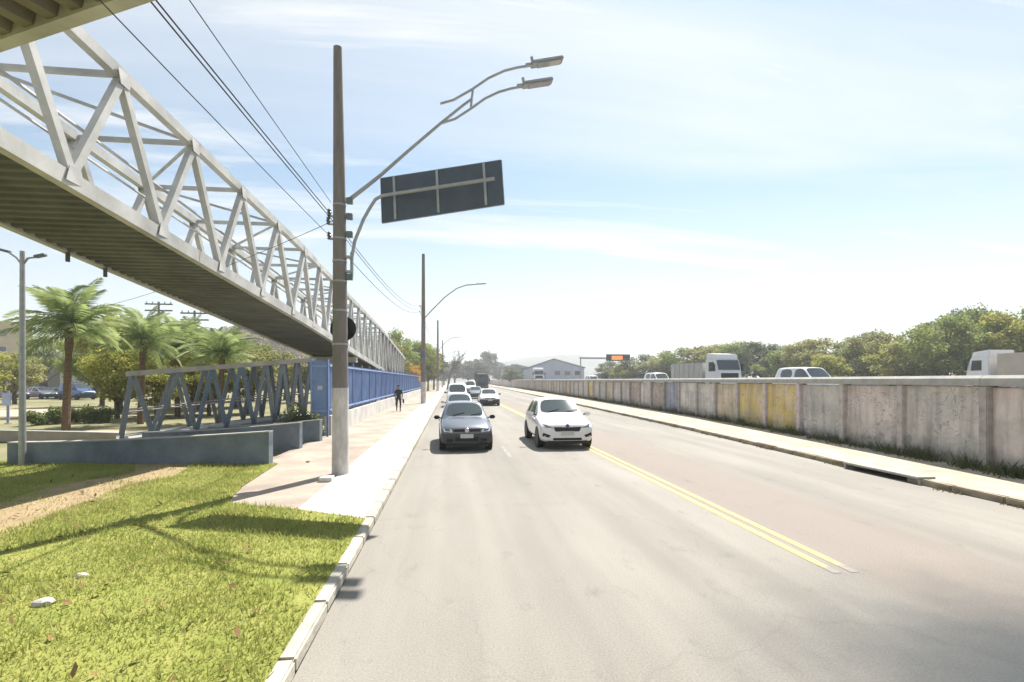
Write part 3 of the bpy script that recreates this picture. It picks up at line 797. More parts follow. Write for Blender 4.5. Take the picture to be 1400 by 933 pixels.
for i, yt in enumerate(ntop):
    MB().bar(rp(yt, 0, 1), rp(yt, 1, 1), .08, .09).build('cross_bar', steel, fb)
    if i+1 < len(ntop):
        MB().bar(rp(yt, i % 2, 1)+Vector((0, 0, .02)), rp(ntop[i+1], 1-i % 2, 1)+Vector((0, 0, .02)), .05, .05).build('bracing', steel, fb)
gus = MB().prism([(-.20, -.08), (.20, -.08), (.12, .17), (-.12, .17)], 'x', -.006, .006).mesh('gusset_plate', steel)
for side in (0, 1):
    for ns_, top in ((nbot, 0), (ntop, 1)):
        for y_ in ns_:
            o = link('gusset_plate', gus, fb, rp(y_, side, top)+Vector((.082 if side == 0 else -.082, 0, -.04 if top else .04)))
            if top: o.scale = (1, 1, -1)
for i, yb in enumerate(nbot):
    # side-sway struts from the floor beams to the top chord level
    if i % 2 == 0 and 1 < i:
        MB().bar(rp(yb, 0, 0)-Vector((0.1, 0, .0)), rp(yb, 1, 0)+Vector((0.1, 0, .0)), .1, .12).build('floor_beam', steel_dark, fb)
for i, yb in enumerate(nbot):
    if yb > 37.5 and yb+PIT <= YE:
        for side in (0, 1):
            a_, c_ = rp(yb+.05, side, 0), rp(yb+PIT-.05, side, 0); tt = Vector((0, 0, interp(RH, yb)-.2)); ox = Vector((.10 if side else -.10, 0, .12))
            q = [a_+ox, c_+ox, c_+ox+tt, a_+ox+tt]; w_ = Vector((.012, 0, 0))
            MB().add(q+[v+w_ for v in q], [(0, 1, 2, 3), (7, 6, 5, 4), (0, 4, 5, 1), (1, 5, 6, 2), (2, 6, 7, 3), (3, 7, 4, 0)]).build('side_panel', steel, fb)
# ribbed deck sheet: trapezoid ribs running across the walkway
vs = []; fs = []; yy = YS-.1; k = 0
prof = [(0, 0), (.09, 0), (.12, .05), (.21, .05), (.24, 0)]
ylist = []
while yy < YE:
    for dy_, dz_ in prof[:-1]: ylist.append((yy+dy_, dz_))
    yy += .24
for (y_, dz_) in ylist:
    for sd_ in (0, 1):
        q = rp(y_, sd_, 0); vs.append((q.x+(.07 if sd_ else -.07), q.y, q.z-.10+dz_))
for i in range(len(ylist)-1): fs.append((2*i, 2*i+1, 2*i+3, 2*i+2))
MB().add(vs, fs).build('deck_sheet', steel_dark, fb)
vs = []; fs = []
for i, y_ in enumerate([YS-.1, 12, 18, 22.7, 30, 38.5, 47, 57]):
    q0 = rp(y_, 0, 0)+Vector((-.08, 0, .02)); q1 = rp(y_, 1, 0)+Vector((.08, 0, .02)); vs += [q0, q1]
    if i: fs.append((2*i-2, 2*i-1, 2*i+1, 2*i))
MB().add(vs, fs).build('deck_floor', galv, fb)
for y_ in (28.2, 42.0, 56):
    q = (rp(y_, 0, 0)+rp(y_, 1, 0))/2
    MB().tube([(q.x, q.y, -.1), (q.x, q.y, q.z-.42)], .28, 14).build('column', white_conc, fb)
    MB().box((q.x, q.y, q.z-.30), (2.3, .5, .3)).build('column_head', white_conc, fb, bevel=.02)
# two short drain stubs below the far edge
for y_ in (11.6, 12.6):
    q = rp(y_, 1, 0); MB().tube([q+Vector((0.05, 0, -.08)), q+Vector((0.05, 0, -.32))], .04, 8).build('drain_stub', steel_dark, fb)

# ---- footbridge span crossing over the avenue
cs = thing('footbridge_span', 'ribbed underside of the footbridge span passing overhead above the lawn', 'footbridge', (-8.6, 7.6, 0))
OC = Vector((-8.6, 7.6, 0))
e0 = Vector((-4.42, 5.63, 5.45)); e1 = Vector((-2.52, 4.71, 5.45)); ed = (e1-e0).normalized(); en = Vector((ed.y, -ed.x, 0))
if en.y > 0: en = -en
st_ = e0-ed*5.0; ln_ = 25.0
def cp(u, v, z): return st_+ed*u+en*v+Vector((0, 0, z))-OC
MB().bar(cp(0, .06, .09), cp(ln_, .06, .09), .12, .20).build('edge_beam', steel, cs)
MB().bar(cp(0, 2.44, .09), cp(ln_, 2.44, .09), .12, .20).build('edge_beam', steel, cs)
vs = []; fs = []; u = 0.0; ul = []
while u < ln_:
    for du, dz_ in ((0, 0), (.13, 0), (.17, .10), (.29, .10), (.33, 0)): 
        if du < .33: ul.append((u+du, dz_))
    u += .33
for uu, dz_ in ul: vs += [cp(uu, .125, .02+dz_), cp(uu, 2.375, .02+dz_)]
for i in range(len(ul)-1): fs.append((2*i, 2*i+1, 2*i+3, 2*i+2))
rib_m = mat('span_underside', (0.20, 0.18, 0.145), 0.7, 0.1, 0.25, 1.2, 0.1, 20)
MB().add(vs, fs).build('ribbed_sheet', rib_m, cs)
MB().bar(cp(0, 1.25, .19), cp(ln_, 1.25, .19), 2.24, .05).build('deck_floor', galv, cs)
for v in (.06, 2.44):
    MB().bar(cp(0, v, 2.45), cp(ln_, v, 2.45), .15, .18).build('top_chord', steel, cs)
    for k in range(11):
        MB().bar(cp(.3+2.3*k, v, .2), cp(1.45+2.3*k, v, 2.4), .11, .11).build('diagonal', steel, cs)
        if k < 10: MB().bar(cp(1.45+2.3*k, v, 2.4), cp(2.6+2.3*k, v, .2), .11, .11).build('diagonal', steel, cs)
for u_ in (.9, 23.5):
    q = cp(u_, 1.25, 0)
    MB().tube([(q.x, q.y, -.1), (q.x, q.y, 5.15)], .35, 14).build('column', white_conc, cs)
    MB().bar(cp(u_, .2, -.16), cp(u_, 2.3, -.16), .5, .3).build('column_head', white_conc, cs)

# ================================================================== LOW WALLS, LOWER RAMP, BLUE FENCE
def low_wall(label, x0, y0, x1, y1, z0, z1, th=.22, steps=10, curve=0.0, m=wall_grey):
    t = thing('low_wall', label, 'wall', ((x0+x1)/2, (y0+y1)/2, 0), 0, None)
    c = Vector(((x0+x1)/2, (y0+y1)/2, 0))
    d = Vector((x1-x0, y1-y0, 0)); nrm = Vector((-d.y, d.x, 0)).normalized()
    b_ = MB(); cpb = MB(); vs_ = []; fs_ = []; vc = []; fc = []
    for i in range(steps+1):
        u = i/steps; p = Vector((x0, y0, 0)).lerp(Vector((x1, y1, 0)), u)-c+nrm*curve*math.sin(math.pi*u)
        zz = z0+(z1-z0)*u**1.6
        a, e_ = p-nrm*th/2, p+nrm*th/2
        vs_ += [(a.x, a.y, 0), (a.x, a.y, zz-.03), (e_.x, e_.y, zz-.03), (e_.x, e_.y, 0)]
        a, e_ = p-nrm*(th/2+.012), p+nrm*(th/2+.012)
        vc += [(a.x, a.y, zz-.03), (a.x, a.y, zz), (e_.x, e_.y, zz), (e_.x, e_.y, zz-.03)]
        if i:
            k = 4*i
            for A, B in ((0, 1), (1, 2), (2, 3), (3, 0)):
                fs_.append((k-4+A, k-4+B, k+B, k+A)); fc.append((k-4+A, k-4+B, k+B, k+A))
    k = 4*steps
    for F_ in (fs_, fc): F_.append((0, 1, 2, 3)); F_.append((k, k+1, k+2, k+3))
    b_.add(vs_, fs_).build('wall_body', m, t); cpb.add(vc, fc).build('coping', wall_cap, t)
    return t
low_wall('longest slate grey low wall standing on the lawn edge, its top dipping leftward', -10.9, 14.2, -4.45, 13.4, .66, .94)
low_wall('short slate grey wall stub between the long low wall and the hedge-topped stub', -9.3, 16.9, -4.55, 16.35, .62, .92)
lw = low_wall('slate grey wall stub topped with clipped hedge in front of the blue gate panel', -8.3, 18.9, -4.42, 18.25, .60, .86)
bush('hedge', 'dark clipped hedge behind the slate grey wall stub by the blue gate', 'dark', (-5.3, 19.0, .1), 1.5, .55, 1.35, 31, n=3200, leaf=.09)

lr = thing('access_ramp', 'low lattice access ramp in grey steel with shade coloured blue on near diagonals, behind the slate walls', 'ramp', (-7.6, 18.8, 0))
OL = Vector((-7.6, 18.8, 0))
truss_m = mat('bluish_grey_steel', (0.185, 0.205, 0.222), 0.55, 0.1, 0.15, 3)
truss_shade = mat('shade_blue_steel', (0.13, 0.175, 0.235), 0.55, 0.1, 0.15, 3)  # shade on the near diagonals put into the steel colour as darker blue
chord_m = mat('weathered_chord', (0.38, 0.355, 0.32), 0.6, 0.1, 0.2, 3)
PA, PB = Vector((-10.0, 17.3, 0)), Vector((-5.1, 20.25, 0))
nl_ = Vector((-(PB-PA).y, (PB-PA).x, 0)).normalized()
def lp(u, side, top):
    p = PA.lerp(PB, u)+nl_*(1.9*side)
    p.z = (.30+.53*u)+((2.1+.05*u) if top else 0)
    return p-OL
ap = [0.02, .235, .40, .555, .69, .79, .885, .965]
bo = [-.03, .12, .32, .475, .625, .74, .84, .925, 1.0]
for side in (0, 1):
    MB().bar(lp(-.005, side, 1), lp(1, side, 1), .13, .15).build('top_chord', chord_m, lr)
    MB().bar(lp(-.05, side, 0), lp(1, side, 0), .12, .14).build('bottom_chord', truss_m, lr)
    for i, u in enumerate(ap):
        mm = truss_shade if (i in (2, 3) and side == 0) else truss_m
        MB().bar(lp(bo[i], side, 0), lp(u, side, 1), .12, .12).build('diagonal', mm, lr)
        MB().bar(lp(bo[i+1], side, 0), lp(u+.004, side, 1), .12, .12).build('diagonal', mm, lr)
    MB().tube([lp(0, side, 0)+Vector((0, 0, .9))+nl_*(.1 if side == 0 else -.1), lp(1, side, 0)+Vector((0, 0, .9))+nl_*(.1 if side == 0 else -.1)], .025, 6).build('handrail', chord_m, lr)
for i, u in enumerate(ap):
    MB().bar(lp(u, 0, 1), lp(u, 1, 1), .08, .08).build('cross_bar', chord_m, lr)
b = MB(); q = [lp(-.05, 0, 0), lp(-.05, 1, 0), lp(1, 1, 0), lp(1, 0, 0)]
b.add([v+Vector((0, 0, .05)) for v in q]+[v-Vector((0, 0, .06)) for v in q], [(0, 1, 2, 3), (7, 6, 5, 4), (0, 4, 5, 1), (1, 5, 6, 2), (2, 6, 7, 3), (3, 7, 4, 0)])
b.build('deck_floor', wall_cap, lr)
for u in (.05, .5, .97):
    for side in (0, 1):
        q = lp(u, side, 0); MB().box((q.x, q.y, (q.z-.06)/2-.02), (.25, .25, q.z-.06+.1)).build('footing', white_conc, lr)

FX = -4.62
bf = thing('blue_fence', 'long blue sheet metal fence on a pale plinth beside the footpath', 'fence', (FX, 20, 0))
OF = Vector((FX, 20, 0))
FY0, FY1, PW = 20.1, 87.6, 2.5
b = MB(); b.box((0, (FY1-FY0)/2+.1, .42), (.26, FY1-FY0, .86)); b.build('plinth', white_conc, bf, bevel=.01)
def ribbed(w, h, rib=.25, dep=.022):
    b_ = MB(); vs_ = []; fs_ = []; y_ = 0; L_ = []
    while y_ < w-.001:
        L_ += [(y_, 0), (y_+rib*.62, 0), (y_+rib*.70, dep), (y_+rib*.92, dep)]; y_ += rib
    L_ = [p for p in L_ if p[0] < w]+[(w, 0)]
    for yy_, xx_ in L_: vs_ += [(xx_, yy_, 0), (xx_, yy_, h), (xx_-.006, yy_, 0), (xx_-.006, yy_, h)]
    for i in range(len(L_)-1):
        k = 4*i; fs_ += [(k, k+4, k+5, k+1), (k+2, k+3, k+7, k+6)]
    return b_.add(vs_, fs_)
pm_ = ribbed(PW-.12, 1.92).mesh('panel', blue_paint)
po_ = MB().box((0, 0, 1.07), (.09, .09, 2.14)).mesh('post', blue_paint)
ra_ = MB().box((.03, PW/2, 0), (.05, PW-.10, .07)).mesh('rail', blue_light)
for i in range(27):
    y_ = FY0+PW*i-20
    link('post', po_, bf, (0, y_, .845))
    link('panel', pm_, bf, (-.01, y_+.06, .93))
    for z_ in (1.06, 2.76): link('rail', ra_, bf, (.02, y_, z_))
link('post', po_, bf, (0, FY0+PW*27-20, .845))
gp = thing('blue_gate_panel', 'blue sheet gate panel with light rails and a small white notice', 'gate', (-4.80, 19.62, 0))
MB().box((0.0, 0, 1.90), (.52, .04, 2.05)).build('sheet', mat('gate_blue', (.17, .255, .43), .5, 0, .15, 2), gp, bevel=.008)
for z_ in (1.06, 2.72): MB().box((0, -.035, z_), (.52, .03, .07)).build('rail', blue_light, gp)
MB().box((.02, -.03, 1.92), (.17, .02, .15)).build('notice', plate_m, gp)
for s_ in (-1, 1): MB().box((s_*.285, -.01, 1.46), (.06, .07, 3.0)).build('post', blue_light if s_ < 0 else blue_paint, gp)

# ================================================================== POLES, LAMPS, SIGNS, WIRES
def cobra_head(parent, base, ang, ln=.62, name='luminaire'):
    """long flat street luminaire with a small photocell"""
    c, s = math.cos(ang), math.sin(ang)
    M = Matrix(((c, 0, -s), (0, 1, 0), (s, 0, c)))
    b_ = MB(); b_.box(base+M @ Vector((ln/2, 0, 0)), (ln, .24, .075), M=M)
    h = b_.build(name, galv, parent, bevel=.02)
    MB().box(base+M @ Vector((ln*.55, 0, -.045)), (ln*.72, .19, .02), M=M).build('lens', lamp_lens, h)
    MB().tube([base+M @ Vector((.05, 0, .03)), base+M @ Vector((.05, 0, .16))], .035, 8).build('photocell', galv, h)
    MB().tube([base+M @ Vector((-.12, 0, 0)), base+M @ Vector((.06, 0, 0))], .045, 8).build('collar', galv, h)
    return h

PX, PY = -2.44, 11.8
up = thing('utility_pole', 'tall brown concrete pole, whitewashed below, carrying twin lamps and road sign', 'utility pole', (PX, PY, 0))
MB().tube([(0, 0, 2.03), (-.02, 0, 6), (-.06, 0, 9.62)], [.172, .138, .092], 18).build('shaft', conc_pole, up)
MB().tube([(0, 0, 0.02), (0, 0, 2.03)], [.187, .1745], 18).build('whitewashed_foot', pole_white, up)
for z_ in (3.0, 3.75, 5.35, 4.85, 6.1, 4.4):
    MB().lathe((-.02*z_/6, 0, z_), [(.178-.0095*(z_-2), -.02), (.184-.0095*(z_-2), -.02), (.184-.0095*(z_-2), .02), (.178-.0095*(z_-2), .02)], 18).build('band', galv, up)
disc = MB().lathe((.02, .20, 3.37), [(.285, -.012), (.285, .012)], 28, 'y').build('round_sign_plate', black, up)
MB().box((.03, .185, 3.37), (.05, .02, .44)).build('bracket', galv, disc)
# insulators on the left, hardware on the right
for (dx_, z_) in ((-.24, 5.93), (-.24, 5.42), (-.26, 5.75)):
    MB().lathe((dx_, 0, z_), [(.02, -.09), (.05, -.07), (.03, -.03), (.055, 0), (.03, .03), (.045, .06), (.015, .09)], 10).build('insulator', mat('insulator_ceramic', (.10, .12, .13), .3), up)
    MB().bar((dx_, 0, z_-.08), (-.08, 0, z_-.08), .035, .035).build('insulator_bracket', galv, up)
for z_ in (6.2, 5.85, 5.45, 4.5): MB().box((.20, -.02, z_), (.14, .12, .13)).build('clamp', mat('green_grey_clamp', (.13, .17, .16), .5, .3), up, bevel=.01)
# lamp arm (pole-local coordinates, spreading over the carriageway)
def pl(px, py, d=None):
    d = d or (11.45)
    v = at(px, d, zat(py, d)); return v-Vector((PX, PY, 0))
arm = [pl(478, 273), pl(500, 256), pl(520, 240), pl(560, 205), pl(601, 170), pl(632, 145), pl(644, 136)]
a1_ = MB().tube(arm, [.05, .045, .04, .036, .033, .03, .028], 8).build('lamp_arm', galv, up)
MB().tube([pl(647, 121), pl(645, 134), pl(644, 147)], .026, 8).build('arm_link', galv, up)
c1 = [pl(602, 142), pl(620, 137), pl(646, 122), pl(668, 107), pl(690, 97), pl(708, 92.5), pl(726, 90)]
MB().tube(c1, .028, 8).build('upper_branch', galv, up)
c2 = [pl(602, 169), pl(622, 163), pl(645, 148), pl(663, 135), pl(682, 126), pl(700, 121), pl(716, 118.5)]
MB().tube(c2, .028, 8).build('lower_branch', galv, up)
cobra_head(up, pl(726, 88.5), R(13), .74); cobra_head(up, pl(714, 117), R(12.5), .70)
# sign carried on a bent tube
sa = [pl(481, 352), pl(485, 330), pl(497, 300), pl(506, 284), pl(513, 273), pl(522, 268), pl(540, 265), pl(600, 256, 11.2), pl(676, 244.5, 10.95)]
MB().tube(sa, .038, 8).build('sign_arm', galv, up)
for s_ in ((481, 352), (481, 372)):
    q = pl(*s_); MB().box(q+Vector((-.06, 0, 0)), (.16, .12, .05)).build('arm_clamp', galv, up)
MB().tube([pl(481, 378), pl(481, 345)], .036, 8).build('arm_foot', galv, up)
tl_, bl_, tr_, br_ = at(518, 11.55, zat(242, 11.55)), at(520, 11.55, zat(303, 11.55)), at(684, 11.15, zat(216.5, 11.15)), at(688, 11.15, zat(277, 11.15))
rs_ = thing('road_sign', 'large slate grey road sign seen from behind, hung from the tall brown pole', 'road sign', tuple(bl_))
b = MB(); nb = (tr_-tl_).cross(bl_-tl_).normalized()
if nb.y < 0: nb = -nb
cs_ = [v-bl_ for v in (tl_, bl_, br_, tr_)]
b.add([v+nb*.10 for v in cs_]+[v+nb*.135 for v in cs_], [(0, 1, 2, 3), (7, 6, 5, 4), (0, 4, 5, 1), (1, 5, 6, 2), (2, 6, 7, 3), (3, 7, 4, 0)])
b.build('board', dark_sign, rs_)
def sgn(u, v): return cs_[0].lerp(cs_[3], u).lerp(cs_[1].lerp(cs_[2], u), v)
for a_, c_ in (((0, 0), (1, 0)), ((1, 0), (1, 1)), ((0, 1), (1, 1)), ((0, 0), (0, 1))):
    MB().bar(sgn(*a_)+nb*.117, sgn(*c_)+nb*.117, .03, .03).build('edge_trim', mat('sign_edge', (.2, .22, .24), .5, .3), rs_)
for u in (.115, .475, .86): MB().bar(sgn(u, .01)+nb*.085, sgn(u, .97)+nb*.085, .055, .03, nb).build('stiffener', galv, rs_)
# small concrete block at the pole's foot
pf = at(455, 10.35); o = MB().box((0, 0, 0), (.26, .3, .09)).build('concrete_block', white_conc, bevel=.01)
o.location = (-2.55, 11.0, .155); tag(o, 'small pale concrete block lying at the foot of the whitewashed pole', 'block')

def far_pole(label, y, h, rb, arm_tip, group, zarm):
    t = thing('street_lamp', label, 'street lamp', (-2.42+max(0, y-80)*.004, y, 0), 0, group)
    MB().tube([(0, 0, 2.05), (0, 0, h)], [rb*.95, rb*.55], 12).build('shaft', conc_pole, t)
    MB().tube([(0, 0, 0), (0, 0, 2.05)], [rb, rb*.955], 12).build('whitewashed_foot', pole_white, t)
    ax, az = arm_tip
    MB().tube([(0.05, 0, zarm), (ax*.18, 0, zarm+(az-zarm)*.28), (ax*.40, 0, zarm+(az-zarm)*.62), (ax*.62, 0, zarm+(az-zarm)*.87), (ax*.8, 0, zarm+(az-zarm)*.97), (ax, 0, az)], .055, 8).build('lamp_arm', galv, t)
    cobra_head(t, Vector((ax, 0, az)), R(6), .85)
    MB().tube([(0.02, 0, zarm-1.0), (.05, 0, zarm)], .07, 8).build('arm_bracket', galv, t)
    MB().box((-.02, -.12, zarm-3.2), (.28, .2, .5)).build('meter_box', mat('box_grey', (.12, .13, .17), .6), t, bevel=.02)
    for dz_ in (0, .5): MB().lathe((-.3, 0, h*.62+dz_), [(.03, -.1), (.07, -.05), (.05, 0), (.07, .05), (.02, .1)], 8).build('insulator', galv, t); MB().bar((-.3, 0, h*.62+dz_-.08), (0, 0, h*.62+dz_-.08), .04, .04).build('insulator_bracket', galv, t)
    return t
far_pole('slender street lamp with curved arm over the car queue, first beyond the road sign', 46.5, 13.5, .24, (4.8, 10.9), None, 7.7)
far_pole('second street lamp beyond the road sign, by the orange flowering tree', 96, 13.3, .26, (3.6, 10.2), None, 7.6)
far_pole('third street lamp beyond the road sign, beside the bare tree', 142, 13.2, .27, (3.4, 10.0), None, 7.6)

def wire(label, p0, p1, sag, r=.011, grp='overhead cables along the poles'):
    p0, p1 = Vector(p0), Vector(p1); pts = []
    for i in range(25):
        u = i/24; p = p0.lerp(p1, u); p.z -= sag*4*u*(1-u); pts.append(p-p0)
    o = MB().tube(pts, r, 5).build('overhead_cable', mat('cable', (.055, .058, .065), .6)); o.location = p0
    return tag(o, label, 'cable', grp)
for dx_, z0_, z1_, sg, r_, wl in ((-.24, 5.93, 6.1, .25, .009, 'thick dark cable of the close pair strung to the brown pole insulators'), (-.24, 5.84, 6.2, .28, .009, 'thick dark cable of the close pair strung to the brown pole insulators'),
                              (-.20, 6.15, 6.35, .2, .006, 'thin uppermost cable reaching the brown pole above the insulators'), (-.24, 5.42, 6.0, .45, .006, 'thin lowest cable reaching the brown pole at its bottom insulator')):
    wire(wl, (PX+dx_, PY, z0_), (PX+dx_-.55*(z0_ < 6), PY-36, z1_), sg, r_)
wl = 'thin cable running on from the brown pole to the first street lamp'
for dx_, z0_, z1_ in ((-.24, 5.93, 8.9), (-.24, 5.42, 8.37), (-.24, 5.84, 8.6)):
    wire(wl, (PX+dx_, PY, z0_), (-2.72, 46.5, z1_), .7, .010)
wl = 'thin cable running between the two farther street lamps'
for z0_ in (8.87, 8.37): wire(wl, (-2.72, 46.5, z0_), (-2.66, 96, z0_-.1), .6, .016)
wire('thin cable dropping from the brown pole across the footbridge lattice', (PX-.15, PY, 5.75), (-17, 24, 4.9), .35, .007, None)

# double-armed park lamp
pp = at(42, 12.75)
dl = thing('park_lamp', 'slim grey park lamp with two short arms in front of the long slate wall', 'lamp', (pp.x, pp.y-.25, .1))
MB().tube([(0, 0, 0), (0, 0, 2.2), (0, 0, 5.25)], [.075, .065, .05], 12).build('post', galv, dl)
MB().lathe((0, 0, 0), [(.14, 0), (.14, .03), (.08, .05)], 12).build('base_flange', galv, dl)
for s_ in (-1, 1):
    MB().tube([(0, 0, 4.9), (s_*.12, 0, 5.08), (s_*.30, 0, 5.15+(.06 if s_ < 0 else -.04))], .025, 6).build('arm', galv, dl)
    MB().box((s_*.40, 0, 5.19+(.06 if s_ < 0 else -.04)), (.24, .14, .06), M=Matrix.Rotation(-s_*.25, 3, 'Y')).build('lamp_head', mat('lamp_head_grey', (.15, .16, .17), .5, .3), dl, bevel=.012)

# ================================================================== VEHICLES
def car_cage(spec):
    """control cage lofted along y (front at y=0, rear at y=L); returns verts, faces, part tags"""
    V = []; F = []; T = []
    rows = []
    for (y, w, zb, zs, wt, zt) in spec:
        zm = zb+(zs-zb)*.5
        half = [(0, zb), (w*.80, zb), (w*.965, zb+.07), (w, zm), (w*.985, zs-.05), (w*.955, zs), (wt+.045, zt-.075), (wt-.02, zt-.025), (wt*.5, zt-.002), (0, zt+.004)]
        ring = [(-x, y, z) for x, z in half]+[(x, y, z) for x, z in reversed(half[1:-1])]
        rows.append(list(range(len(V), len(V)+len(ring)))); V += ring
    n = len(rows[0]); h = 9
    return V, rows, n, h
PARTS = ['body', 'windscreen', 'rear_window', 'side_window', 'side_window', 'bumper']
CARBASE = {}
def car_meshes(style):
    if style in CARBASE: return CARBASE[style]
    if style == 'hatch':
        spec = [(0.0, .68, .27, .60, .58, .70), (.06, .79, .20, .66, .66, .76), (.30, .82, .18, .76, .66, .86), (.75, .825, .18, .86, .66, .955), (1.00, .825, .18, .90, .67, .985),
                (1.10, .825, .18, .91, .68, 1.02), (1.80, .825, .18, .93, .565, 1.43), (1.90, .825, .18, .93, .56, 1.45), (2.45, .825, .18, .935, .555, 1.475), (2.55, .825, .18, .935, .555, 1.475),
                (3.25, .82, .18, .95, .54, 1.44), (3.45, .815, .19, .955, .53, 1.41), (3.80, .78, .22, .95, .60, 1.02), (3.90, .74, .25, .85, .60, .92), (3.95, .66, .34, .70, .52, .76)]
        glz = dict(ws=5, side=[(6, 8), (9, 10)], rear=11, tri=5)
    elif style == 'sedan':
        spec = [(0.0, .68, .27, .58, .58, .66), (.06, .80, .20, .64, .68, .72), (.35, .83, .18, .74, .68, .84), (.85, .85, .18, .84, .68, .93), (1.12, .85, .18, .88, .69, .97),
                (1.22, .85, .18, .89, .70, 1.0), (1.95, .85, .18, .92, .575, 1.40), (2.05, .85, .18, .92, .57, 1.42), (2.55, .85, .18, .925, .565, 1.45), (2.65, .85, .18, .925, .565, 1.45),
                (3.30, .85, .18, .94, .55, 1.40), (3.42, .85, .19, .945, .55, 1.37), (3.95, .83, .20, .95, .62, 1.03), (4.25, .80, .22, .92, .62, 1.0), (4.38, .70, .34, .74, .54, .80)]
        glz = dict(ws=5, side=[(6, 8), (9, 10)], rear=11, tri=5)
    else:   # van / suv
        spec = [(0.0, .62, .34, .72, .55, .86), (.06, .78, .26, .80, .66, .94), (.30, .86, .24, .92, .70, 1.06), (.62, .88, .24, 1.0, .70, 1.14), (.80, .88, .24, 1.04, .71, 1.17),
                (.88, .88, .24, 1.06, .72, 1.22), (1.55, .88, .24, 1.10, .66, 1.86), (1.66, .88, .24, 1.10, .66, 1.90), (2.3, .88, .24, 1.10, .66, 1.93), (2.4, .88, .24, 1.10, .66, 1.93),
                (3.6, .88, .24, 1.10, .65, 1.93), (3.95, .87, .25, 1.10, .65, 1.90), (4.22, .85, .27, 1.10, .66, 1.22), (4.28, .82, .30, .95, .66, 1.08), (4.32, .72, .38, .80, .58, .9)]
        glz = dict(ws=5, side=[(6, 8), (9, 10)], rear=11, tri=5)
    V, rows, n, h = car_cage(spec)
    F = []; T = []
    for i in range(len(rows)-1):
        for k in range(n):
            F.append((rows[i][k], rows[i][(k+1) % n], rows[i+1][(k+1) % n], rows[i+1][k]))
            kk = k if k < h else n-1-k      # mirrored segment index: segment k joins point k and k+1
            t = 0
            if kk in (7, 8) and i == glz['ws']: t = 1
            elif kk in (7, 8) and i == glz['rear']: t = 2
            elif kk == 5 and any(a <= i < b_ for a, b_ in glz['side']): t = 3 if k < h else 4
            elif kk == 5 and i == glz['tri']: t = 3 if k < h else 4
            T.append(t)
    for ring, rev in ((rows[0], True), (rows[-1], False)):
        hh = n//2
        for k in range(hh):     # close the ends with quads
            a, b_, c_, d_ = ring[k], ring[k+1], ring[(n-k-1) % n], ring[(n-k) % n]
            q = [a, b_, c_, d_]
            q2 = []
            for x in q:
                if x not in q2: q2.append(x)
            if len(q2) > 2: F.append(tuple(q2)); T.append(0)
    me = bpy.data.meshes.new('cage'); me.from_pydata(V, [], F)
    for i in range(6): me.materials.append(None)
    me.polygons.foreach_set('material_index', T)
    bm = bmesh.new(); bm.from_mesh(me); bmesh.ops.recalc_face_normals(bm, faces=bm.faces)
    cl = bm.edges.layers.float.get('crease_edge') or bm.edges.layers.float.new('crease_edge')
    for e in bm.edges:
        ms = {f.material_index for f in e.link_faces}
        if len(ms) > 1: e[cl] = 0.92
    bm.to_mesh(me); bm.free()
    ob = bpy.data.objects.new('cage', me); COL.objects.link(ob)
    md = ob.modifiers.new('s', 'SUBSURF'); md.levels = 2; md.render_levels = 2
    dg = bpy.context.evaluated_depsgraph_get(); ev = ob.evaluated_get(dg)
    res = bpy.data.meshes.new_from_object(ev)
    bpy.data.objects.remove(ob)
    out = []
    nv = len(res.vertices); co = np.zeros(nv*3, np.float32); res.vertices.foreach_get('co', co); co = co.reshape(-1, 3)
    for p in res.polygons:
        if p.material_index == 0 and p.center.y < .42 and p.center.z < .565*(1.22 if style == 'van' else 1): p.material_index = 5
    for t, nm in enumerate(PARTS):
        fs_ = [tuple(p.vertices) for p in res.polygons if p.material_index == t]
        used = sorted({v for f in fs_ for v in f}); mpv = {v: i for i, v in enumerate(used)}
        m2 = bpy.data.meshes.new(nm); m2.from_pydata([tuple(co[v]) for v in used], [], [tuple(mpv[v] for v in f) for f in fs_])
        m2.polygons.foreach_set('use_smooth', [True]*len(m2.polygons))
        out.append((nm, m2))
    CARBASE[style] = (out, spec, co)
    return CARBASE[style]

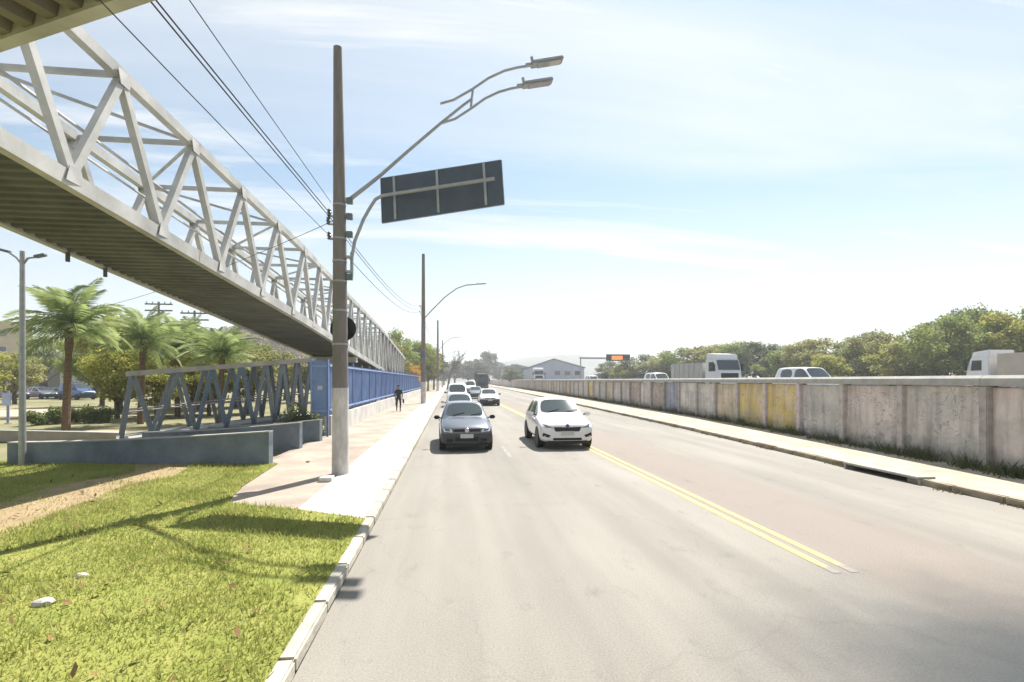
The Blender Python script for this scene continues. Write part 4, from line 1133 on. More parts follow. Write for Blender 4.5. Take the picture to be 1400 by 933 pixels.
def paint(name, col, metal=0.3, rough=0.32):
    return mat(name, col, rough, metal, 0.05, 2.0, coat=0.8, spec=0.5)
wheel_t = None
def wheel(parent, x, y, r=.30, w=.19):
    t = MB().lathe((0, 0, 0), [(r*.66, -w/2), (r*.93, -w/2), (r, -w*.32), (r, w*.32), (r*.93, w/2), (r*.66, w/2)], 22, 'x').build('wheel', rubber, parent)
    t.location = (x, y, r)
    s_ = 1 if x > 0 else -1
    b_ = MB().lathe((s_*w*.30, 0, 0), [(r*.68, -.02), (r*.68, .02), (r*.60, .035*1)], 20, 'x')
    b_.build('rim', rim_m, t)
    return t
def car(name, label, style, pm, loc, rz=0.0, cat='car', group=None, detail=2, face='vw', scale=1.0):
    t = thing(name, label, cat, loc, rz, group); t.scale = (scale,)*3
    out, spec, co = car_meshes(style)
    Lc = spec[-1][0]
    for nm, me in out:
        m2 = me.copy(); m2.materials.clear(); m2.materials.append(pm if nm == 'body' else (bump_shade if face == 'vw' else pm) if nm == 'bumper' else glass_car); link(nm, m2, t)
    W = spec[4][1]
    yf, yr = (.68 if style != 'van' else .72), Lc-.68
    for y_ in (yf, yr):
        for s_ in (-1, 1):
            a = MB().lathe((s_*(W-.045), y_, .305), [(.335, -.05), (.335, .046), (.325, .05)], 22, 'x')
            a.build('wheel_arch', black, t)
            wheel(t, s_*(W-.115), y_)
    zt = 1 if style != 'van' else 1.22
    # body surface distance at the nose for seating the small parts
    def nose(x, z):
        q = co[(co[:, 1] < 1.0)]
        dd = (np.abs(q[:, 0])-abs(x))**2+(q[:, 2]-z)**2
        k = np.argsort(dd)[:6]; return float(q[k, 1].min())
    def tail(x, z):
        q = co[(co[:, 1] > Lc-.8)]
        dd = (np.abs(q[:, 0])-abs(x))**2+(q[:, 2]-z)**2
        k = np.argsort(dd)[:6]; return float(q[k, 1].max())
    for s_ in (-1, 1):
        b_ = MB().box((s_*(W+.09), 1.28 if style != 'van' else 1.1, .98*zt), (.19, .10, .125)); b_.build('wing_mirror', black if face == 'vw' else pm, t, bevel=.03)
        MB().bar((s_*(W-.08), 1.28 if style != 'van' else 1.1, .955*zt), (s_*(W+.03), 1.28 if style != 'van' else 1.1, .965*zt), .05, .035).build('mirror_stalk', black, t)
        hy = nose(.56, .66*zt)
        pts = [(s_*.44, .595*zt), (s_*.70, .63*zt), (s_*.72, .715*zt), (s_*.47, .70*zt)] if face == 'vw' else [(s_*.40, .64*zt), (s_*.66, .655*zt), (s_*.745, .745*zt), (s_*.62, .735*zt)]
        b_ = MB()
        n_ = len(pts); vs_ = [(x, nose(x, z)-.022, z) for x, z in pts]+[(x, nose(x, z)+.05, z) for x, z in pts]
        b_.add(vs_, [tuple(range(n_)), tuple(range(2*n_-1, n_-1, -1))]+[(i, i+n_, (i+1) % n_+n_, (i+1) % n_) for i in range(n_)])
        b_.build('headlight', lamp_clear if face == 'vw' else lamp_lens, t, bevel=.008)
        ty = tail(.6, .8*zt); MB().box((s_*.63, ty-.01, .82*zt), (.17, .05, .2)).build('tail_light', mat('tail_red', (.35, .02, .02), .2), t, bevel=.02)
        if face == 'vw':
            MB().box((s_*.52, nose(.52, .36)-.005, .36), (.2, .03, .09)).build('fog_lamp_recess', black, t, bevel=.01)
        else:
            b_ = MB(); P_ = [(s_*.50, .42), (s_*.72, .50), (s_*.75, .40), (s_*.56, .36)]
            vs_ = [(x, nose(x, z)-.012, z) for x, z in P_]+[(x, nose(x, z)+.05, z) for x, z in P_]
            b_.add(vs_, [(0, 1, 2, 3), (7, 6, 5, 4)]+[(i, i+4, (i+1) % 4+4, (i+1) % 4) for i in range(4)]).build('fog_lamp_recess', black, t)
    if detail > 1:
        gy = nose(.2, .62)
        if face == 'vw':
            for s_ in (-1, 1): MB().box((s_*.24, nose(.24, .655)-.006, .655), (.34, .03, .075)).build('grille', black, t, bevel=.01)
            MB().lathe((0, nose(0, .655)-.02, .66), [(.062, -.012), (.068, 0), (.062, .012)], 20, 'y').build('badge', chrome, t)
            # round badge strokes: V over W
            yb_ = nose(0, .655)-.036
            st2 = MB()
            for A, B in (((-.03, .69), (0, .665)), ((.03, .69), (0, .665)), ((-.045, .672), (-.022, .628)), ((-.022, .628), (0, .655)), ((0, .655), (.022, .628)), ((.022, .628), (.045, .672))):
                st2.bar((A[0], yb_, A[1]), (B[0], yb_, B[1]), .009, .006)
            st2.build('badge_mark', mat('badge_blue', (.05, .07, .14), .4), t)
            MB().box((0, nose(0, .40)-.002, .385), (.72, .03, .13)).build('lower_grille', black, t, bevel=.012)
            MB().box((0, nose(.3, .25)+.005, .235), (1.15, .05, .07)).build('bumper_lip', black, t, bevel=.012)
        else:
            b_ = MB(); P_ = [(-.42, .665), (.42, .665), (.36, .535), (-.36, .535)]
            vs_ = [(x, nose(x, z)-.014, z) for x, z in P_]+[(x, nose(x, z)+.05, z) for x, z in P_]
            b_.add(vs_, [(0, 1, 2, 3), (7, 6, 5, 4)]+[(i, i+4, (i+1) % 4+4, (i+1) % 4) for i in range(4)]).build('grille', black, t, bevel=.008)
            for k in range(3): MB().box((0, nose(0, .6)-.020, .565+.035*k), (.70+.03*k, .012, .010)).build('grille_bar', mat('dark_bar', (.05, .05, .055), .3), t)
            MB().lathe((0, nose(0, .71)-.008, .71), [(.055, -.006), (.058, .006)], 18, 'y').build('badge', mat('oval_badge', (.06, .1, .28), .3), t)
            MB().box((0, nose(0, .31)-.002, .31), (.86, .03, .07)).build('lower_grille', black, t, bevel=.01)
            MB().box((0, nose(.3, .25)+.01, .225), (1.2, .05, .06)).build('bumper_lip', black, t, bevel=.012)
        MB().box((0, nose(0, .49)-.016, .485), (.40, .014, .125)).build('number_plate', plate_m, t, bevel=.004)
        for s_ in (-1, 1):   # wipers and door handles
            MB().bar((s_*.30-.1, 1.14, 1.055), (s_*.30+.28, 1.26, 1.125), .016, .014).build('wiper', black, t)
            for y_ in (2.25, 3.05): MB().box((s_*(W+.004), y_, .84), (.02, .17, .03)).build('door_handle', pm, t)
        MB().box((0, .12, .20), (1.3, .30, .06)).build('underbody', black, t)
    return t
bump_shade = mat('shaded_bumper', (.055, .057, .06), .5, 0, .1, 4)  # shade on the car fronts put into the bumper colour as dark grey
silverblue = paint('silver_blue_paint', (0.115, 0.125, 0.155), .5, .3)
whitep = paint('white_car_paint', (0.72, 0.72, 0.71), 0.0, .3)
silver = paint('silver_paint', (0.45, 0.46, 0.47), .5, .3)
greyp = paint('grey_paint', (0.16, 0.17, 0.19), .4, .3)
bluep = paint('blue_car_paint', (0.05, 0.11, 0.27), .3, .3)
maroon = paint('maroon_paint', (0.14, 0.04, 0.09), .3, .3)
car('parked_car' if False else 'hatchback_car', 'dark slate grey hatchback with black mirrors leading the queue in the kerb lane', 'hatch', silverblue, (.50, 15.75, 0), R(1.5))
car('hatchback_car', 'white hatchback with wide black grille driving beside the double yellow line', 'hatch', whitep, (3.68, 15.9, 0), R(-1), face='ford', scale=1.07)
car('hatchback_car', 'pale silver car right behind the slate grey hatchback in the kerb lane', 'sedan', silver, (.50, 27.5, 0), 0, detail=1, face='ford')
car('sedan_car', 'white saloon with bumper coloured shade-dark farther back in the lane by the yellow line', 'sedan', whitep, (3.35, 43.5, 0), 0, face='vw')
car('white_van', 'white van in the kerb lane behind the pale silver car', 'van', whitep, (.55, 41, 0), 0, cat='van', detail=1)
car('sedan_car', 'grey saloon behind the white saloon by the yellow line', 'sedan', greyp, (3.0, 60, 0), 0, detail=1)
car('white_van', 'white van far back in the queue beyond the grey saloon', 'van', whitep, (3.2, 82, 0), 0, cat='van', detail=1, scale=1.1)
car('hatchback_car', 'small silver car far back in the kerb lane beyond the white van', 'hatch', silver, (.6, 68, 0), 0, detail=1)
car('hatchback_car', 'tiny white car at the far end of the kerb lane queue', 'hatch', whitep, (.7, 96, 0), 0, detail=1)

def truck(name, label, loc, rz, cabm, trailer=None, tl=8.5, bed=None, th=2.75):
    """cab-over lorry: front at y=0, facing -y"""
    t = thing(name, label, 'truck', loc, rz)
    cab = MB().prism([(.05, .55), (0, 1.2), (.10, 2.05), (.45, 3.0), (2.0, 3.05), (2.1, .55)], 'x', -1.2, 1.2).build('cab', cabm, t, bevel=.06)
    MB().prism([(.045, 2.02), (.40, 2.92), (.44, 2.92), (.10, 2.02)], 'x', -1.08, 1.08).build('windscreen', glass_car, t)
    MB().prism([(.42, 3.0), (.55, 3.45), (2.0, 3.6), (2.0, 3.0)], 'x', -1.1, 1.1).build('wind_deflector', cabm, t, bevel=.05)
    for s_ in (-1, 1):
        MB().prism([(.5, 1.9), (.62, 2.75), (1.45, 2.75), (1.45, 1.9)], 'x', s_*1.19, s_*1.212).build('side_window', glass_car, t)
        MB().box((s_*1.42, .28, 2.25), (.22, .12, .65)).build('wing_mirror', black, t, bevel=.03)
        MB().box((s_*.88, -.01, .98), (.42, .08, .22)).build('headlight', lamp_lens, t, bevel=.02)
    MB().box((0, .01, 1.42), (1.7, .10, .62)).build('grille', black, t, bevel=.02)
    MB().box((0, -.02, .72), (2.36, .2, .34)).build('bumper', cabm, t, bevel=.05)
    MB().box((0, (2.2+tl)/2+.6, .78), (.9, tl+2.0, .22)).build('chassis', black, t)
    if trailer: MB().box((0, 2.75+tl/2, .98+th/2), (2.5, tl, th)).build('cargo_box', trailer, t, bevel=.03)
    if bed:
        MB().prism([(2.6, 1.05), (2.45, 2.75), (2.6+tl, 2.75), (2.45+tl, 1.05)], 'x', -1.2, 1.2).build('tipper_bed', bed, t, bevel=.03)
        for k in range(6):
            for s_ in (-1, 1): MB().box((s_*1.215, 3.1+k*tl/6.5, 1.9), (.06, .1, 1.6)).build('bed_rib', bed, t)
    for y_ in (1.1, tl*.75+2.2, tl*.75+3.5):
        for s_ in (-1, 1): wheel(t, s_*1.05, y_, .5, .3)
    return t
MZ = 1.1
cream_box = mat('beige_cargo_box', (.42, .37, .30), .6, 0, .08, 1.0)
white_truck = paint('white_truck_paint', (.68, .69, .70), 0, .35)
q = at(998, 46); truck('cargo_truck', 'white cab-over lorry with pale tipper bed driving on the motorway behind the wall', (q.x, q.y, MZ), R(4), white_truck, bed=mat('pale_bed', (.42, .41, .38), .6, .1, .1, 2), tl=6.0)
q = at(1338, 44); truck('cargo_truck', 'white lorry pulling a long beige box beside the tall trees across the motorway', (q.x, q.y, MZ), R(180-4), white_truck, trailer=cream_box, tl=11, th=2.25)
q = at(737, 120); truck('cargo_truck', 'white box lorry in front of the pale blue warehouse', (q.x, q.y, MZ+.4), R(-5), white_truck, trailer=white_truck, tl=7)
q = at(690, 104); truck('cargo_truck', 'dark lorry at the far end of the avenue beside the wall', (q.x-4.5, q.y, 0), R(0), mat('dark_truck', (.05, .05, .05), .6), trailer=mat('dark_tarp', (.055, .058, .055), .8), tl=7)
q = at(1140, 30); car('white_van', 'white van passing on the motorway behind the yellow painted wall bays', 'van', whitep, (q.x, q.y, MZ), R(3), cat='van', detail=1)
q = at(912, 54); car('white_van', 'white van on the motorway left of the white cab-over lorry', 'van', whitep, (q.x, q.y, MZ), R(3), cat='van', detail=1)
q = at(815, 88); car('hatchback_car', 'white car on the motorway under the orange display', 'van', whitep, (q.x, q.y, MZ), R(3), detail=1)
# cars parked beyond the little park
for px_, d_, m_, st, lab in ((31, 58, maroon, 'hatch', 'maroon car parked beyond the park, beside the pale blue post'), (72, 60, silver, 'sedan', 'silver saloon parked beyond the park hedge'), (122, 58, bluep, 'van', 'blue van parked beyond the park by the white house'), (-12, 60, whitep, 'sedan', 'white saloon parked beside the maroon car'), (100, 63, greyp, 'sedan', 'dark grey saloon parked between the silver saloon and the blue van')):
    q = at(px_, d_); car('parked_car' if st != 'van' else 'parked_van', lab, st, m_, (q.x, q.y, 0), R(62), cat='van' if st == 'van' else 'car', detail=1)

# motorway gantry display
q = at(845, 118)
gs = thing('display_board', 'black motorway display board glowing orange above the trees', 'sign', (q.x, q.y, MZ))
zt_ = zat(485, 118)-MZ
MB().box((0, 0, zt_-.7), (5.6, .5, 1.5)).build('board', black, gs, bevel=.03)
em = bpy.data.materials.new('orange_display'); em.use_nodes = True
p = em.node_tree.nodes['Principled BSDF']; p.inputs['Base Color'].default_value = (.7, .16, .05, 1); p.inputs['Emission Color'].default_value = (1, .22, .05, 1); p.inputs['Emission Strength'].default_value = .45
MB().box((-.3, -.27, zt_-.75), (2.6, .04, .9)).build('lit_panel', em, gs)
for s_ in (-1, 1): MB().box((s_*2.0, .1, (zt_-1.4)/2), (.3, .3, zt_-1.4)).build('post', galv, gs)

# ================================================================== PERSON
def person(label, loc, rz):
    J = {'pelvis': (0, 0, .92), 'waist': (0, .01, 1.08), 'chest': (0, .0, 1.30), 'neck': (0, 0, 1.46), 'headb': (0, -.02, 1.55), 'head': (0, -.02, 1.66), 'crown': (0, 0, 1.73)}
    Rr = {'pelvis': .145, 'waist': .13, 'chest': .15, 'neck': .055, 'headb': .075, 'head': .095, 'crown': .06}
    E = [('pelvis', 'waist'), ('waist', 'chest'), ('chest', 'neck'), ('neck', 'headb'), ('headb', 'head'), ('head', 'crown')]
    for s, nm in ((-1, 'l'), (1, 'r')):
        st = .20*s   # mid-stride
        J.update({nm+'hip': (s*.095, 0, .88), nm+'knee': (s*.10, -st*.9, .49), nm+'ank': (s*.095, -st*.7+.10, .09), nm+'toe': (s*.11, -st*.7-.09, .035),
                  nm+'sh': (s*.19, 0, 1.39), nm+'el': (s*.25, st*.35+.03, 1.12), nm+'wr': (s*.24, st*.8-.06, .89), nm+'pa': (s*.235, st*.9-.08, .82)})
        Rr.update({nm+'hip': .095, nm+'knee': .062, nm+'ank': .042, nm+'toe': .038, nm+'sh': .068, nm+'el': .045, nm+'wr': .032, nm+'pa': .036})
        E += [('pelvis', nm+'hip'), (nm+'hip', nm+'knee'), (nm+'knee', nm+'ank'), (nm+'ank', nm+'toe'), ('chest', nm+'sh'), (nm+'sh', nm+'el'), (nm+'el', nm+'wr'), (nm+'wr', nm+'pa')]
        px_, py_, pz_ = J[nm+'pa']
        for k in range(4):
            J[nm+'f%d' % k] = (px_+s*.004, py_-.030+.020*k, pz_-.075-.008*(k in (1, 2))); Rr[nm+'f%d' % k] = .009; E.append((nm+'pa', nm+'f%d' % k))
        J[nm+'th'] = (px_-s*.01, py_-.055, pz_-.03); Rr[nm+'th'] = .010; E.append((nm+'pa', nm+'th'))
    ks_ = list(J); ix = {k: i for i, k in enumerate(ks_)}
    me = bpy.data.meshes.new('person'); me.from_pydata([J[k] for k in ks_], [(ix[a], ix[c]) for a, c in E], [])
    ob = bpy.data.objects.new('person', me); COL.objects.link(ob)
    md = ob.modifiers.new('skin', 'SKIN'); md.use_smooth_shade = True
    for k in ks_:
        sv_ = me.skin_vertices[0].data[ix[k]]; r_ = Rr[k]
        sv_.radius = (r_*1.15, r_*.8) if k in ('pelvis', 'waist', 'chest') else (r_, r_)
        sv_.use_root = (k == 'pelvis')
    ss = ob.modifiers.new('sub', 'SUBSURF'); ss.levels = 2; ss.render_levels = 2
    dg = bpy.context.evaluated_depsgraph_get(); res = bpy.data.meshes.new_from_object(ob.evaluated_get(dg))
    bpy.data.objects.remove(ob)
    res.materials.clear()
    for m_ in (mat('skin_tone', (.30, .17, .11), .6), mat('black_shirt', (.018, .018, .022), .85), mat('dark_trousers', (.025, .027, .04), .85), mat('shoe', (.03, .025, .02), .6)): res.materials.append(m_)
    for p_ in res.polygons:
        c = p_.center; p_.use_smooth = True
        if c.z > 1.47: p_.material_index = 0
        elif c.z < .10: p_.material_index = 3
        elif c.z < .95 and abs(c.x) < .19: p_.material_index = 2
        elif abs(c.x) > .19 and c.z < 1.02: p_.material_index = 0
        else: p_.material_index = 1
    o = link('person', res, None, loc); o.rotation_euler.z = rz
    tag(o, label, 'person')
    b_ = bmesh.new(); bmesh.ops.create_uvsphere(b_, u_segments=14, v_segments=9, radius=1)
    for v in b_.verts: v.co = Vector((v.co.x*.088, v.co.y*.098+.012, v.co.z*.075+1.715))
    hm = bpy.data.meshes.new('hair'); b_.to_mesh(hm); b_.free(); hm.materials.append(mat('dark_hair', (.015, .012, .01), .7)); link('hair', hm, o)
    fb_ = MB(); fb_.box((0, -.112, 1.63), (.022, .03, .035)); fb_.build('nose', MATS['skin_tone'], o, bevel=.008)
    bagm = MB().box((.30, -.10, .68), (.09, .28, .30)).build('shopping_bag', mat('dark_bag', (.05, .035, .03), .8), None, bevel=.03)
    bagm.location = loc; bagm.rotation_euler.z = rz; tag(bagm, 'dark bag carried by the walking person beside the blue fence', 'bag')
    return o
q = at(545, 34.2); person('person in dark clothes walking on the footpath beside the blue fence', (q.x, q.y, .112), R(12))

# ================================================================== LEFT BACKGROUND
palm('tall palm with brown trunk beside the park lamp', tuple(at(90, 22.0)), 4.7, 2.15, 1, 40)
palm('palm with drooping crown among yellow green trees behind the lattice ramp', tuple(at(192, 26)), 4.35, 2.0, 2, 34)
palm('small palm behind the lattice ramp, nearest the brown hillside', tuple(at(302, 27)), 3.7, 1.9, 3, 34)
palm('palm standing between the drooping palm and the small palm', tuple(at(243, 31)), 4.3, 2.1, 4, 32)
palm('far palm whose crown shows just under the footbridge deck', tuple(at(262, 60)), 7.6, 2.4, 5, 30)
for (px_, d_, k_, h_, w_, sd_, lab) in (
    (163, 34, 'yellowgreen', 6.9, 2.6, 1, 'yellow green tree between the tall palm and the drooping palm'),
    (228, 40, 'yellowgreen', 6.9, 3.3, 2, 'broad yellow green tree behind the lattice ramp'),
    (272, 38, 'green', 5.9, 2.9, 3, 'mid green tree beside the small palm'),
    (322, 42, 'green', 5.9, 3.2, 1, 'green tree under the footbridge deck near the brown hillside'),
    (345, 54, 'olive', 6.0, 3.0, 2, 'olive tree in front of the brown hillside'),
    (390, 58, 'olive', 5.6, 3.0, 3, 'low olive tree behind the top of the lattice ramp'),
    (160, 30, 'yellowgreen', 4.6, 1.9, 3, 'bright yellow green tree at the left end of the lattice ramp'),
    (214, 29, 'yellowgreen', 3.4, 1.7, 1, 'low yellow green tree behind the left bays of the lattice ramp'),
    (262, 33, 'yellowgreen', 4.2, 2.0, 2, 'yellow green tree in front of the middle palm'),
    (286, 32, 'yellowgreen', 3.6, 1.7, 3, 'small yellow green tree behind the middle of the lattice ramp'),
    (340, 34, 'olive', 4.6, 2.2, 1, 'small olive tree behind the right bays of the lattice ramp'),
    (140, 44, 'green', 6.4, 2.6, 2, 'green tree just right of the tall palm crown'),
    (20, 48, 'olive', 5.0, 2.4, 1, 'olive tree in front of the beige apartment block'),
    (60, 70, 'green', 8.6, 3.2, 2, 'green tree beside the beige apartment block'),
    (130, 66, 'olive', 7.8, 3.6, 3, 'olive tree behind the tall palm by the white house'),
    (185, 72, 'green', 9.0, 4.0, 1, 'large green tree far behind the drooping palm'),
    (255, 76, 'dark', 9.5, 4.0, 2, 'dark green tree far behind the lattice ramp'),
    (-25, 40, 'yellowgreen', 4.6, 2.2, 2, 'small yellow green tree by the maroon car'),
    (428, 52, 'olive', 5.0, 2.6, 1, 'olive tree beside the blue gate panel')):
    tree('broadleaf_tree', lab, k_, tuple(at(px_, d_)), h_, w_, sd_)
# trees beyond the blue fence
for (px_, d_, k_, h_, w_, sd_, lab) in (
    (541, 78, 'green', 10.3, 3.2, 3, 'tall green tree rising behind the lower end of the footbridge ramp'),
    (556, 74, 'orange', 5.0, 2.3, 1, 'orange flowering tree behind the far end of the blue fence'),
    (571, 98, 'green', 10.0, 4.2, 2, 'green tree behind the orange flowering tree'),
    (593, 112, 'dark', 9.6, 3.0, 3, 'dark green tree between the first and second street lamps'),
    (585, 100, 'yellowgreen', 9.5, 2.6, 1, 'yellow green tree beside the first street lamp'),
    (536, 66, 'olive', 7.6, 2.4, 2, 'olive tree behind the footbridge ramp above the blue fence')):
    tree('broadleaf_tree', lab, k_, tuple(at(px_, d_)), h_, w_, sd_)
# bare tree arching over the pavement
def bare_tree(label, loc, h):
    t = thing('bare_tree', label, 'tree', loc)
    r = random.Random(5); b_ = MB(); tw = MB()
    def grow(p, d, ln, rad, lv):
        e_ = p+d*ln; m_ = p.lerp(e_, .5)+Vector((r.uniform(-1, 1), r.uniform(-1, 1), r.uniform(-.3, .6)))*ln*.07
        (b_ if lv < 2 else tw).tube([p, m_, e_], [rad, rad*.8, rad*.58], 6 if lv < 2 else 4, caps=False)
        if lv == 5: return
        for k in range(3 if lv < 4 else 2):
            ax = Vector((r.uniform(-1, 1), r.uniform(-1, 1), r.uniform(-.2, .9)))
            nd = (d*1.0+ax*.72+Vector((.12, 0, .02))).normalized()
            grow(e_ if k < 2 else m_, nd, ln*r.uniform(.62, .82), rad*.60, lv+1)
    grow(Vector((0, 0, -.2)), Vector((.12, 0, 1)).normalized(), h*.30, .34, 0)
    b_.build('trunk', bark_pale, t); tw.build('crown', bark_pale, t)
    return t
q = at(612, 128); bare_tree('bare leafless tree arching over the pavement beyond the street lamps', tuple(q), 12.5)
# far greyish trees at the end of the avenue
i = 0
FT = (('low', 607, 215, 9, 4.5), ('broad', 622, 240, 11.5, 6.5), ('rounded', 640, 250, 12.2, 7), ('spreading', 655, 245, 12.8, 6.5), ('tallest', 668, 262, 17.5, 5.0), ('bushy', 682, 280, 12.6, 6.8), ('small', 703, 300, 12, 6.0))
for ad_, px_, d_, h_, w_ in FT:
    tree('distant_tree', ad_+' greyish tree closing the far end of the avenue', 'grey', tuple(at(px_, d_)), h_, w_, 1+i % 3, n=3000, leaf=.5); i += 1
tree('roadside_tree', 'dark round tree beside the wall behind the dark lorry', 'dark', tuple(at(700, 150)), 6.2, 3.2, 2)

# hedge bushes in the park
for k, (px_, d_, w_, h_) in enumerate(((48, 25, 1.1, .75), (74, 26, 1.3, .95), (103, 27, 1.3, .85), (124, 26.5, 1.0, 1.0), (146, 27, 1.2, .9))):
    q = at(px_, d_)
    bush('park_bush', ['low bush beside the park lamp', 'rounded bush between the park lamp and the tall palm', 'wide bush just beyond the tall palm trunk', 'tallest clipped bush right of the tall palm', 'bush at the left end of the lattice ramp'][k], 'hedge', (q.x, q.y, -.03), w_, .9, h_, 40+k, n=1100, leaf=.12)
# dry earth path and low walls in the park
pk = mat('park_sand', (.40, .34, .25), .95, 0, .18, .8)
qa, qb, qc, qd = at(-60, 17.5), at(170, 19), at(180, 34), at(-60, 32)
sheet('park_path', [(v.x, v.y) for v in (at(-80, 30.5), at(190, 31.5), at(190, 40), at(-80, 40))], 0.0, pk)
sheet('park_path', [(v.x, v.y) for v in (at(-60, 20.6), at(172, 20.6), at(172, 22.4), at(-60, 22.4))], 0.0, pk)
low_wall('low beige garden wall behind the long slate wall', at(-90, 18.6).x, at(-90, 18.6).y, at(165, 18.2).x, at(165, 18.2).y, .42, .34, m=mat('beige_wall', (.33, .28, .22), .9, 0, .15, 2))
q = at(11, 26)
bp_ = thing('blue_post', 'pale blue painted sign post standing in the park', 'post', (q.x, q.y, -.03))
MB().tube([(0, 0, 0), (0, 0, 1.7)], .06, 10).build('post', mat('pale_blue', (.28, .33, .52), .6), bp_)
MB().box((0, -.08, 1.25), (.42, .04, .62)).build('plate', mat('pale_blue_plate', (.42, .47, .62), .6), bp_, bevel=.01)
MB().lathe((0, 0, 0), [(.14, 0), (.14, .04), (.07, .06)], 10).build('base', galv, bp_)

def building(name, label, loc, w, dpt, h, wallm, floors, cols, roof=None, rz=0.0, win=(1.0, 1.1), cat='building'):
    t = thing(name, label, cat, loc, rz)
    MB().box((0, dpt/2, h/2-.1), (w, dpt, h+.2)).build('wall', wallm, t)
    fm = mat('window_frame', (.5, .5, .48), .6)
    fh = h/floors
    for f in range(floors):
        for c in range(cols):
            x = -w/2+w*(c+.5)/cols; z = fh*(f+.52)
            fr = MB().box((x, -.02, z), (win[0]+.16, .10, win[1]+.16)).build('window', fm, t)
            MB().box((x, -.062, z), (win[0], .03, win[1])).build('pane', glass_house, fr)
            MB().box((x, -.06, z-win[1]/2-.12), (win[0]+.3, .16, .06)).build('sill', wall_cap, fr)
    for sx in (-1, 1):
        for f in range(floors):
            for c in range(max(1, int(dpt//4))):
                y_ = dpt*(c+.5)/max(1, int(dpt//4)); z = fh*(f+.52)
                fr = MB().box((sx*(w/2+.02), y_, z), (.10, win[0]+.16, win[1]+.16)).build('window', fm, t)
                MB().box((sx*(w/2+.062), y_, z), (.03, win[0], win[1])).build('pane', glass_house, fr)
    if roof:
        rm, rh = roof
        MB().prism([(-w/2-.4, h), (w/2+.4, h), (w/2+.4, h+.12), (0, h+rh), (-w/2-.4, h+.12)], 'y', -.4, dpt+.4).build('roof', rm, t)
    else:
        for a_ in (((0, .1, h+.35), (w+.2, .2, .7)), ((0, dpt-.1, h+.35), (w+.2, .2, .7)), ((-w/2, dpt/2, h+.35), (.2, dpt-.4, .7)), ((w/2, dpt/2, h+.35), (.2, dpt-.4, .7))):
            MB().box(*a_).build('parapet', wallm, t)
        MB().box((0, dpt/2, h+.12), (w-.4, dpt-.4, .06)).build('roof', wall_cap, t)
    return t
cream = mat('cream_plaster', (.50, .42, .29), .9, 0, .08, .4)
whiteh = mat('white_plaster', (.62, .60, .56), .9, 0, .08, .5)
greyh = mat('grey_plaster', (.34, .33, .30), .9, 0, .1, .5)
tile = mat('clay_tile', (.27, .16, .11), .9, 0, .2, 2)
gr_roof = mat('grey_roof', (.28, .29, .30), .8, 0, .15, 1.5)
q = at(-20, 92); building('apartment_block', 'beige four storey apartment block at the edge of the park', (q.x-6, q.y, 0), 22, 12, 12.6, cream, 4, 8, rz=R(38))
q = at(52, 84); building('narrow_house', 'narrow white house beside the beige apartment block', (q.x, q.y, 0), 3.2, 6, 8.0, whiteh, 2, 1, rz=R(35))
q = at(80, 80); building('grey_house', 'grey house with grey roof left of the white house', (q.x, q.y, 0), 7, 7, 5.0, greyh, 2, 2, roof=(gr_roof, 1.6), rz=R(35), cat='house')
q = at(118, 78); building('white_house', 'white two storey house behind the blue van', (q.x, q.y, 0), 6.0, 7, 5.2, whiteh, 2, 2, rz=R(33), cat='house')
def tee_pole(label, loc, h):
    t = thing('wooden_pole', label, 'utility pole', loc)
    MB().tube([(0, 0, -.1), (0, 0, h)], [.2, .13], 8).build('shaft', conc_pole, t)
    for z_ in (h-.3, h-1.1): MB().bar((-1.6, 0, z_), (1.6, 0, z_), .14, .16).build('crossarm', bark, t)
    for x in (-1.4, -.7, .7, 1.4): MB().lathe((x, 0, h-.1), [(.05, -.12), (.08, 0), (.03, .14)], 8).build('insulator', galv, t)
    return t
tee_pole('dark pole with crossarms rising behind the drooping palm', tuple(at(217, 64)), 12.0)
tee_pole('dark pole with crossarms just under the footbridge deck', tuple(at(266, 62)), 10.6)

# brown hillside
def hill(name, m, cx, cy, rx, ry, h, seed, n=40):
    r = np.random.default_rng(seed); V = []; F = []
    ph = r.random((6, 2))*6.28
    for j in range(n+1):
        for i_ in range(n+1):
            u, v = i_/n*2-1, j/n*2-1
            rr = min(1, math.hypot(u, v))
            z = h*(math.cos(rr*math.pi)*.5+.5)
            z *= 1+.16*sum(math.sin((k+2)*1.7*u+ph[k, 0])*math.sin((k+2)*1.9*v+ph[k, 1]) for k in range(6))/2
            V.append((u*rx, v*ry, z-.3))
    for j in range(n):
        for i_ in range(n): a = j*(n+1)+i_; F.append((a, a+1, a+n+2, a+n+1))
    me = rawmesh(name, V, F, m); me.polygons.foreach_set('use_smooth', [True]*len(me.polygons))
    return tag(link(name, me, None, (cx, cy, 0)), kind='structure')
q = at(365, 190); hill('hillside', mat('dry_scrub_hill', (.13, .10, .065), .95, 0, .3, .25, .6, .8, col2=(.24, .19, .13)), q.x, q.y, 60, 45, 21, 1)
q = at(735, 900); hill('far_hills', mat('far_hill_green', (.10, .115, .09), .95, 0, .2, .02), q.x+40, q.y, 330, 200, 44, 2)
q = at(560, 1200); hill('far_hills', MATS['far_hill_green'], q.x, q.y, 420, 200, 40, 3)

